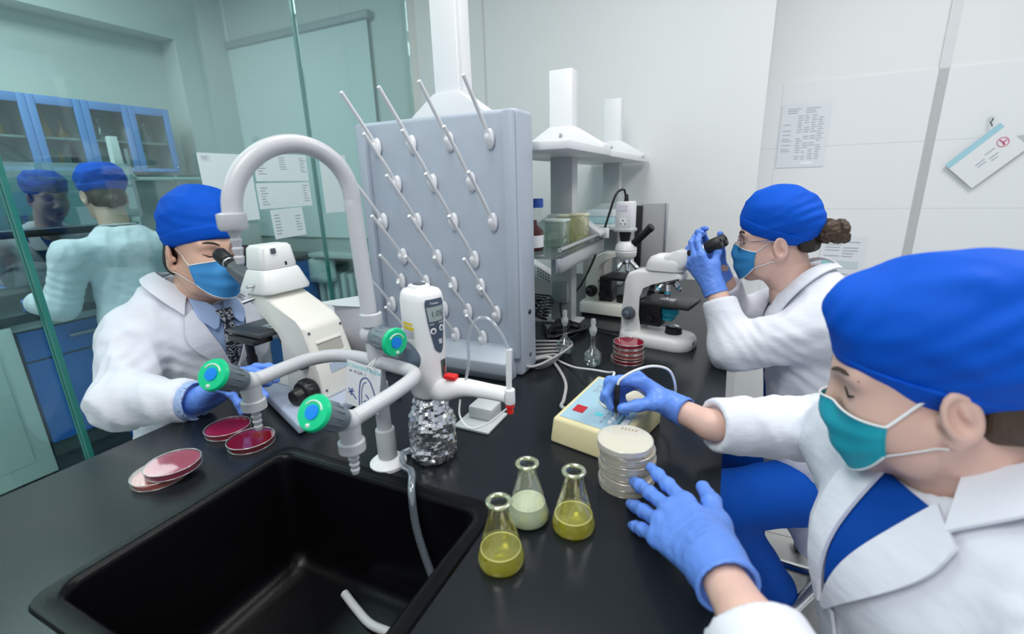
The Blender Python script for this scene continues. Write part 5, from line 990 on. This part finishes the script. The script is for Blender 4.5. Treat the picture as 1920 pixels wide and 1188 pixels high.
def tiemat():
    m = mat('patterned dark tie', (.02, .025, .04), .5); nt = m.node_tree; bb = nt.nodes['Principled BSDF']; tc = nt.nodes.new('ShaderNodeTexCoord'); wv = nt.nodes.new('ShaderNodeTexWave'); wv.wave_type = 'RINGS'; wv.inputs['Scale'].default_value = 12; wv.inputs['Distortion'].default_value = 14; wv.inputs['Detail'].default_value = 1; wv.inputs['Detail Scale'].default_value = 5
    cr = nt.nodes.new('ShaderNodeValToRGB'); cr.color_ramp.elements[0].position = .66; cr.color_ramp.elements[0].color = (.015, .02, .035, 1); cr.color_ramp.elements[1].position = .80; cr.color_ramp.elements[1].color = (.42, .45, .48, 1); nt.links.new(tc.outputs['Object'], wv.inputs[0]); nt.links.new(wv.outputs['Fac'], cr.inputs[0]); nt.links.new(cr.outputs[0], bb.inputs['Base Color']); return m
TIE = tiemat()
M_.add('tie_knot', drape(tor_, yz([(.770, 1.058), (.778, 1.025)]), yz([(.814, 1.058), (.804, 1.025)]), into, .1, .014, .010, 8, 6), TIE); M_.add('tie', drape(tor_, yz([(.780, 1.03), (.768, .97), (.772, .905)]), yz([(.802, 1.03), (.812, .97), (.80, .905)]), into, .1, .008, .004), TIE)
for s in (-1, 1):
    M_.add('lapel', drape(tor_, yz([(.79+s*.085, 1.06), (.79+s*.105, 1.00), (.79+s*.075, .945), (.79+s*.004, .875)]), yz([(.79+s*.060, 1.075), (.79+s*.052, 1.01), (.79+s*.032, .955), (.79+s*.001, .872)]), into, .1, .010, .004), COATM, 60, coat_m)
collar(M_, tor_, (-1.392, .79), 0, 1.3, .070, .118, coat_m, 34)
pb = march(tor_, V3([(-1.0, .797, .855)])[None][0], np.array([V3(into)/np.linalg.norm(into)]), .004)[0]; button(M_, tuple(pb), (1, 0, .1), .0085)
trousers(M_, lg, (-1.53, .81, .52), mat('dark trousers', (.03, .035, .05), .8)); 
for l in lg: shoe(M_, l[2], (1, 0, 0))
cu = Field(); u_ = V3(wrR)-V3(elR); u_ /= np.linalg.norm(u_); cu.rc(V3(wrR)-u_*.03, V3(wrR)+u_*.018, .0445, .0455, .01).cyl(V3(wrR)+u_*.016, V3(wrR)+u_*.08, .09, .003).cyl(V3(wrR)-u_*.0, V3(wrR)+u_*.03, .0405, .003); M_.add('shirt_cuff', cu.mesh(.004), SHIRT)
glove(M_, -1, (-1.055, .584, .902), (.717, .141, .499), (-.355, -.056, .846), {'index': (1.5, 16.3, 13, 8), 'middle': (-1.3, 23, 18.6, 11.6), 'ring': (-1, 32.8, 26, 16), 'little': (-6.4, 50, 42, 26), 'thumb': (30, -.5, 12, -.6)}, 1.04, fore=(-1.105, .575, .885), cuff=.05)
glove(M_, 1, (-1.00, .915, .905), (.75, -.62, .1), (.2, .3, .9), {'index': (2, 20, 25, 10), 'middle': (0, 25, 25, 15), 'ring': (-2, 30, 30, 20), 'little': (-6, 35, 30, 20), 'thumb': (40, -.6, 20, -.5)}, 1.0, res=.0034, fore=(-1.06, .955, .90), cuff=.05)
# ---------------------------------------------------------------- the woman with the bun at the far microscope
O = (.12, 1.466, 1.173); nb = (.175, 1.468, 1.045)
W_ = Person('seated woman in blue cap with hair bun and glasses, holding the microscope eyepieces', (.3, 1.46, 0), (O, 174, 3.5, -6.3, .94), nb, SKIN2)
shL, elL, wrL = (.250, 1.335, .985), (.030, 1.325, .902), (-.016, 1.376, 1.028); shR, elR, wrR = (.225, 1.615, .99), (.035, 1.615, .902), (-.004, 1.525, 1.045)
b = W_.B; b.rc((.215, 1.47, .95), (.29, 1.46, .56), .085, .095, .03, ((0, 1, 0), 1.3)); b.rc(shL, shR, .045, .045, .03); arm(b, shL, elL, wrL, (-.034, 1.392, 1.08)); arm(b, shR, elR, wrR, (-.022, 1.51, 1.09)); b.rc((.175, 1.47, .99), (.16, 1.47, 1.04), .055, .05, .02)
lg = [((.30, 1.38, .50), (.015, 1.165, .525), (.215, 1.375, .12)), ((.30, 1.55, .50), (-.02, 1.50, .525), (.14, 1.63, .12))]
for l in lg: leg(b, *l)
W_.finish(); W_.face(HAIR)
def wcap(K): K.ell((0, -.040, .064), (.072, .066, .066), .04)
W_.cap([((0, .004, .066), (.085, .096, .082)), ((0, .006, .100), (.082, .084, .066))], (.018, .36), (.0045, (11, 11, 16), [((-.05, -.08, .10), (.1, .6, 1), .07, .032, .005), ((-.07, -.06, .05), (0, .3, 1), .06, .03, .003)], 9, .3), extra=wcap)
W_.hair(0, HAIR, -.045, .000, -.008); W_.mask(mat('blue mask two', (.05, .28, .58), .6, spec=.2), (.002, .010), (-.108, .050), 66)
bn_ = Field(); rb_ = random.Random(5)
for i in range(26): a = i*2.4; bn_.ell((.024*math.cos(a), -.134+.022*math.sin(a*1.7), .030+.022*math.sin(a)), (.0135, .0135, .012), .005)
bn_.rc((0, -.08, .03), (0, -.125, .03), .024, .02, .02); W_.local('hair_bun', bn_, .0035, HAIRB, (.003, (70, 70, 70), (), 0, .5), None, 1)
mb = MB()
for e in (-1, 1):
    c = V3((e*.032, .104, .012)); mb.tube([tuple(W_.w(c+V3((.021*math.cos(a), -.004*abs(math.cos(a)), .018*math.sin(a))))) for a in np.linspace(0, 2*PI, 25)], .0011, 6, 0); mb.tube([tuple(W_.w(p)) for p in ((e*.053, .100, .016), (e*.068, .075, .020), (e*.077, .02, .024), (e*.079, .0, .020))], .0011, 6, 4)
mb.tube([tuple(W_.w(p)) for p in ((-.011, .106, .014), (0, .109, .016), (.011, .106, .014))], .0011, 6, 3); gl_ = W_.addmb('glasses', mb, CHROME)
mb = MB()
for e in (-1, 1): mb.lathe([(0, 0), (.019, -.002), (.019, -.0028), (0, -.001)], tuple(W_.w((e*.032, .103, .012))), 24, tuple(W_.R @ V3((0, 1, 0)))); 
W_.addmb('lens', mb, GLASSW, gl_)
ct_ = Field(); ct_.rc((.215, 1.47, .945), (.27, 1.465, .60), .108, .118, .04, ((0, 1, 0), 1.32)); ct_.rc(shL, shR, .068, .068, .05); ct_.rc((.215, 1.40, 1.02), (.215, 1.54, 1.02), .05, .05, .05); ct_.rc((.232, 1.415, 1.075), (.232, 1.525, 1.075), .040, .040, .05); ct_.rc((.27, 1.465, .60), (.31, 1.465, .46), .125, .15, .04, ((0, 1, 0), 1.35))
tor_ = copyf(ct_)
sleeve(ct_, shL, elL, wrL, (.074, .060, .052, .045), .03); sleeve(ct_, shR, elR, wrR, (.072, .060, .052, .045), .03)
ct_.rc((.285, 1.385, .57), (.30, 1.355, .34), .108, .055, .04); ct_.rc((.36, 1.35, .50), (.40, 1.33, .30), .07, .085, .04, ((0, 1, 0), .45)); ct_.rc((.38, 1.46, .48), (.42, 1.46, .25), .08, .09, .04, ((0, 1, 0), 1.6))
ct_.cyl((.185, 1.468, 1.04), (.150, 1.468, 1.19), .060, .01)
V, F = ct_.mesh(.006); V = relax(V, F, 2)
fo = [((.06, 1.33, .93), (.6, 0, .5), .075, .028, .005), ((.16, 1.31, .90), (.4, 0, 1), .10, .036, .005), ((.22, 1.30, .98), (.6, .2, -1), .08, .04, .004), ((.22, 1.36, .82), (.5, .0, 1), .13, .05, .006), ((.30, 1.36, .66), (.9, .2, .3), .13, .06, .006)]
coat_w = W_.add('lab_coat', (wrinkle(V, F, .0055, (12, 12, 7), fo, 7, .35, ((wrR, .07), (wrL, .07))), F), COATM)
into = (1, .10, -.15)
def yz2(p, x=-.02, dz=.03): return [(x, y, z+dz) for y, z in p]
W_.add('scrub_top', drape(tor_, yz2([(1.415, 1.05), (1.42, .95), (1.435, .78), (1.43, .60)]), yz2([(1.515, 1.05), (1.51, .95), (1.495, .78), (1.50, .60)]), into, .05, .002, .003), SCRUB)
for s in (-1, 1):
    W_.add('lapel', drape(tor_, yz2([(1.465+s*.085, 1.05), (1.465+s*.10, .99), (1.465+s*.075, .93), (1.465+s*.03, .86)]), yz2([(1.465+s*.05, 1.06), (1.465+s*.046, .99), (1.465+s*.035, .93), (1.465+s*.02, .86)]), into, .05, .009, .004), COATM, 60, coat_w)
collar(W_, tor_, (.193, 1.468), 175, 1.3, .062, .108, coat_w, 34)
trousers(W_, lg, (.31, 1.465, .52)); [shoe(W_, l[2], (-1, .1, 0)) for l in lg]
ep = V3((-.045, 1.435, 1.165))
glove(W_, 1, (-.036, 1.390, 1.066), (-.60, .12, .78), (-.45, -.88, -.05), {'index': (4, 25, 40, 25), 'middle': (2, 32, 40, 28), 'ring': (-2, 38, 40, 28), 'little': (-6, 42, 40, 28), 'thumb': (35, -.5, 10, -.6)}, .92, fore=(-.020, 1.378, 1.03), cuff=.035, wrad=.032)
glove(W_, -1, (-.026, 1.512, 1.080), (-.62, -.10, .78), (-.45, .88, -.05), {'index': (4, 25, 40, 25), 'middle': (2, 32, 40, 28), 'ring': (-2, 38, 40, 28), 'little': (-6, 42, 40, 28), 'thumb': (35, -.5, 10, -.6)}, .92, res=.0032, fore=(-.008, 1.523, 1.045), cuff=.035, wrad=.032)
# her stool
stl = thing('laboratory_stool', 'swivel stool with chrome star base under the woman with the bun', 'stool', (.36, 1.46, 0))
MB().lathe([(0, .37), (.16, .37), (.18, .385), (.18, .415), (.16, .43), (0, .43)], n=40).obj('seat', BLACK, stl); MB().cyl((0, 0, .10), (0, 0, .37), .024).obj('gas_column', CHROME, stl); MB().lathe([(.028, .10), (.045, .105), (.045, .15), (.028, .16)], n=28, closed=True).obj('hub', CHROME, stl)
for i in range(5):
    a = 2*PI*i/5+.35; d = Vector((math.cos(a), math.sin(a), 0)); MB().tube([d*.03+Vector((0, 0, .135)), d*.15+Vector((0, 0, .115)), d*.27+Vector((0, 0, .085))], [.022, .018, .014], 14, 4, flat=.8).obj('leg', CHROME, stl)
    w2 = MB().cyl(d*.275+Vector((-d.y*.01, d.x*.01, .028)), d*.275+Vector((-d.y*.03, d.x*.03, .028)), .028); w2.cyl(d*.275+Vector((d.y*.01, -d.x*.01, .028)), d*.275+Vector((d.y*.03, -d.x*.03, .028)), .028); w2.cyl(d*.275+Vector((0, 0, .028)), d*.275+Vector((0, 0, .09)), .009); w2.obj('castor', BLACK, stl)
# ---------------------------------------------------------------- the woman in front with the counting pen
O = (.232, .648, 1.110); nb = (.270, .658, .990)
A_ = Person('woman in front in blue cap and teal mask, right hand holding a counting pen', (.5, .66, 0), (O, 171.2, 14.1, -4, .95), nb, SKIN2, .0026)
shL, elL, wrL = (.345, .465, .935), (.135, .225, .90), (.050, .405, .938); shR, elR, wrR = (.215, .805, .945), (.225, .965, .892), (-.004, .820, .926)
b = A_.B; b.rc((.28, .64, .87), (.44, .66, .56), .085, .095, .03, ((-.35, .94, 0), 1.3)); b.rc(shL, shR, .045, .045, .03); arm(b, shL, elL, wrL, (.020, .475, .930)); arm(b, shR, elR, wrR, (-.055, .853, .927)); b.rc((.285, .655, .93), (.268, .655, 1.0), .055, .05, .02)
lg = [((.56, .56, .50), (.27, .50, .50), (.32, .50, .12)), ((.56, .75, .50), (.28, .72, .44), (.34, .74, .12))]
for l in lg: leg(b, *l)
A_.finish(); A_.face(HAIRB)
def acap(K): K.ell((0, -.06, .070), (.078, .078, .07), .04); K.rc((-.03, .070, .118), (.03, .070, .118), .024, .024, .03); K.rc((-.01, .088, .118), (-.060, -.03, .142), .010, .012, .016); K.rc((-.080, .0, .075), (-.084, -.07, .055), .010, .010, .014)
A_.cap([((0, -.010, .064), (.088, .106, .085)), ((0, -.008, .098), (.085, .098, .066))], (-.003, .37), (.0055, (9, 9, 15), [((-.05, -.09, .08), (.1, .5, 1), .08, .036, .006), ((-.06, -.02, .03), (0, .35, 1), .07, .03, .003), ((-.03, .06, .13), (.2, 1, .8), .05, .035, .005)], 21, .3), res=.0034, extra=acap)
A_.hair(0, HAIRB, -.026, .004, -.045); A_.mask(MTEA, (-.002, .012), (-.108, .050), 64)
ct_ = Field(); ct_.rc((.262, .628, .86), (.36, .65, .56), .118, .145, .04, ((-.35, .94, 0), 1.38)); ct_.rc(shL, shR, .072, .072, .05); ct_.rc((.318, .565, .965), (.250, .745, .965), .055, .055, .05); ct_.rc((.338, .605, 1.02), (.295, .720, 1.02), .042, .042, .05); ct_.rc((.38, .65, .56), (.47, .66, .46), .14, .16, .04, ((0, 1, 0), 1.35))
tor_ = copyf(ct_)
sleeve(ct_, shL, elL, wrL, (.082, .066, .058, .048), .03); sleeve(ct_, shR, elR, wrR, (.078, .064, .060, .048), .03)
ct_.cyl((.285, .658, .975), (.245, .650, 1.12), .064, .01)
V, F = ct_.mesh(.0055); V = relax(V, F, 2)
fo = [((.19, .93, .91), (.8, .6, .1), .07, .026, .006), ((.12, .88, .92), (1, .6, 0), .09, .05, .004), ((.30, .50, .90), (.3, 1, .6), .10, .045, .005), ((.33, .60, .80), (.4, .5, 1), .13, .06, .005), ((.28, .80, .90), (.6, -.5, .5), .08, .035, .005)]
coat_a = A_.add('lab_coat', (wrinkle(V, F, .0065, (13, 13, 8), fo, 13, .5, ((wrR, .075), (wrL, .075), ((.16, .60, .93), .14))), F), COATM)
def yz2(p, dz=.035): return [(.262-.35*(y-.66)-.94*.2, .628+.94*(y-.66)-.35*.2, z+dz) for y, z in p]
into = (.94, .35, -.10)

A_.add('scrub_top', drape(tor_, yz2([(.632, .975), (.638, .93), (.648, .88), (.658, .83)]), yz2([(.705, .975), (.695, .93), (.678, .88), (.662, .83)]), into, 0, .005, .003), SCRUB)
for s in (-1, 1):
    A_.add('lapel', drape(tor_, yz2([(.66+s*.080, .965), (.66+s*.082, .925), (.66+s*.055, .865), (.66+s*.010, .80)]), yz2([(.66+s*.036, .985), (.66+s*.027, .935), (.66+s*.016, .88), (.66+s*.002, .80)]), into, 0, .011, .005), COATM, 60, coat_a)
collar(A_, tor_, (.292, .655), 203, 1.2, .062, .108, coat_a, 30)
A_.add('placket', drape(tor_, yz2([(.645, .80), (.645, .70), (.645, .56)]), yz2([(.675, .80), (.675, .70), (.675, .56)]), into, 0, .006, .004), COATM, 60, coat_a)
button(A_, tuple(march(tor_, V3(yz2([(.652, .72)])), np.array([V3(into)/np.linalg.norm(into)]), .009)[0]), (-.94, -.35, .1))
trousers(A_, lg, (.51, .66, .52)); [shoe(A_, l[2], (-1, 0, 0)) for l in lg]
pen_t = V3((-.168, .800, .916)); pen_d = V3((.02, .01, 1.)); pen_d /= np.linalg.norm(pen_d)
pn_ = thing('counting_pen', 'black counting pen with white cord held in the blue gloved right hand', 'pen', tuple(pen_t))
MB().lathe([(0, 0), (.0012, .001), (.002, .012), (.0045, .016), (.0055, .03), (.0058, .055), (.0052, .066), (.003, .07), (0, .07)], (0, 0, 0), 20, tuple(pen_d)).obj('barrel', BLACK, pn_); MB().lathe([(0, .0005), (.0022, .003), (.0022, .014), (0, .015)], (0, 0, 0), 14, tuple(pen_d)).obj('tip', CHROME, pn_)
MB().tube([tuple(pen_d*.068), (.006, .004, .080), (.028, .020, .094), (.058, .045, .098), (.085, .075, .080), (.095, .105, .03), (.085, .135, -.02), (.06, .15, -.035), (.03, .15, -.03)], .0024, 8).obj('pen_cord', CORD, pn_)
hp = pen_t+pen_d*.030
glove(A_, -1, (-.065, .860, .928), (-.739, -.072, .489), (.02, .35, .906), {'index': {'to': pen_t+pen_d*.024+V3((-.010, -.002, 0)), 'fl': (41, 59, 29)}, 'middle': {'to': pen_t+pen_d*.014+V3((-.006, .011, 0)), 'fl': (46, 68, 34)}, 'ring': (-2, 60, 75, 40), 'little': (-6, 64, 75, 40), 'thumb': {'to': pen_t+pen_d*.026+V3((.007, -.010, 0))}}, 1.0, fore=(-.022, .836, .926), cuff=.022, wrad=.027)
glove(A_, 1, (.014, .491, .929), (-.558, .782, -.186), (-.226, -.378, .644), {'index': (3, 0, 0, 0), 'middle': (-3, 3, 2.5, 2), 'ring': (-7, 8.6, 7, 4), 'little': (-10, 10, 8, 5), 'thumb': (26, -.05, 16, -.06)}, 1.06, fore=(.040, .425, .936), cuff=.045, res=.0024)
# ---------------------------------------------------------------- the standing woman behind the glass
O = (-2.727, 1.261, 1.345); nb = (-2.67, 1.24, 1.19)
S_ = Person('woman standing with her back turned behind the glass, in blue cap and pale coat', (-2.55, 1.2, 0), (O, 167, 11.5, .7, 1.0), nb, SKIN3, .004)
shL, elL, wrL = (-2.60, 1.02, 1.10), (-2.60, .94, .90), (-2.80, .93, .90); shR, elR, wrR = (-2.53, 1.40, 1.10), (-2.54, 1.47, .90), (-2.76, 1.42, .90)
b = S_.B; b.rc((-2.60, 1.215, 1.08), (-2.53, 1.20, .72), .09, .10, .03, ((.17, 1, 0), 1.3)); b.rc(shL, shR, .05, .05, .03); arm(b, shL, elL, wrL, (-2.84, .935, .90)); arm(b, shR, elR, wrR, (-2.80, 1.40, .90)); b.rc((-2.64, 1.23, 1.12), (-2.67, 1.24, 1.22), .06, .05, .02)
lg = [((-2.53, 1.11, .72), (-2.54, 1.10, .42), (-2.53, 1.10, .1)), ((-2.52, 1.29, .72), (-2.53, 1.30, .42), (-2.52, 1.30, .1))]
for l in lg: leg(b, *l)
S_.finish(); S_.face(HAIR)
S_.cap([((0, -.012, .072), (.092, .112, .082)), ((0, -.02, .095), (.09, .104, .06))], (.030, .20), (.006, (9, 9, 22), [((0, -.10, .08), (0, .2, 1), .1, .03, .004)], 3, .3)); S_.hair(0, HAIRB, .0, .006)
LP_ = Field().ell((0, .0925, -.061), (.021, .009, .005), .004).ell((0, .0905, -.070), (.018, .009, .0055), .004); S_.local('lips', LP_, .002, mat('lips', (.42, .13, .13), .4), None, None, 1)
bn_ = Field().ell((0, -.095, -.035), (.035, .03, .03), .02); S_.local('hair_bun', bn_, .004, HAIRB, (.003, (60, 60, 60), (), 0, .5), None, 1)
ct_ = Field(); ct_.rc((-2.60, 1.215, 1.06), (-2.53, 1.20, .78), .112, .118, .04, ((.17, 1, 0), 1.32)); ct_.rc(shL, shR, .072, .072, .05); ct_.rc((-2.62, 1.17, 1.165), (-2.59, 1.29, 1.165), .05, .05, .05); ct_.rc((-2.53, 1.20, .78), (-2.52, 1.20, .42), .125, .16, .04, ((.1, 1, 0), 1.35)); ct_.cyl((-2.52, 1.2, .36), (-2.52, 1.2, .2), .4, .01)
tor_ = copyf(ct_)
sleeve(ct_, shL, elL, wrL, (.070, .060, .056, .05), .03); sleeve(ct_, shR, elR, wrR, (.070, .060, .056, .05), .03); ct_.cyl((-2.65, 1.235, 1.19), (-2.69, 1.25, 1.30), .062, .01)
V, F = ct_.mesh(.007); V = relax(V, F, 2)
fo = [((-2.58, .97, .98), (.2, .2, 1), .10, .04, .006), ((-2.50, 1.2, .9), (.1, .5, 1), .16, .07, .005), ((-2.54, 1.45, .98), (.2, -.2, 1), .1, .04, .006)]
coat_s = S_.add('lab_coat', (wrinkle(V, F, .007, (12, 12, 5), fo, 31, .5, ((wrR, .07), (wrL, .07))), F), COATM)
into = (.97, -.2, -.1); bx = -2.95
S_.add('scrub_top', drape(tor_, [(bx, 1.17, 1.20), (bx, 1.20, 1.12), (bx, 1.235, 1.02)], [(bx, 1.33, 1.20), (bx, 1.30, 1.12), (bx, 1.25, 1.02)], into, .05, .003, .003), SCRUB)
for s in (-1, 1): S_.add('lapel', drape(tor_, [(bx, 1.25+s*.11, 1.20), (bx, 1.25+s*.12, 1.13), (bx, 1.245+s*.02, 1.0)], [(bx, 1.25+s*.075, 1.205), (bx, 1.25+s*.065, 1.12), (bx, 1.245+s*.005, 1.0)], into, .05, .010, .004), COATM, 60, coat_s)
collar(S_, tor_, (-2.672, 1.243), 167, 1.4, .060, .108, coat_s, 34, .007)
S_.add('back_belt', drape(tor_, [(-2.2, 1.30, .905), (-2.2, 1.10, .905)], [(-2.2, 1.30, .865), (-2.2, 1.10, .865)], (-1, 0, 0), 0, .006, .005, 6, 14), COATM, 60, coat_s)
trousers(S_, lg, (-2.53, 1.2, .74)); [shoe(S_, l[2], (-1, .2, 0)) for l in lg]
gf = {'index': (3, 25, 25, 15), 'middle': (0, 30, 28, 16), 'ring': (-3, 34, 30, 18), 'little': (-6, 38, 30, 18), 'thumb': (40, -.5, 15, -.4)}
glove(S_, 1, (-2.835, .935, .905), (-.95, .3, -.1), (0, 0, 1), gf, .95, res=.004, fore=(-2.79, .93, .90)); glove(S_, -1, (-2.795, 1.40, .905), (-.95, -.25, -.1), (0, 0, 1), gf, .95, res=.004, fore=(-2.75, 1.425, .90))
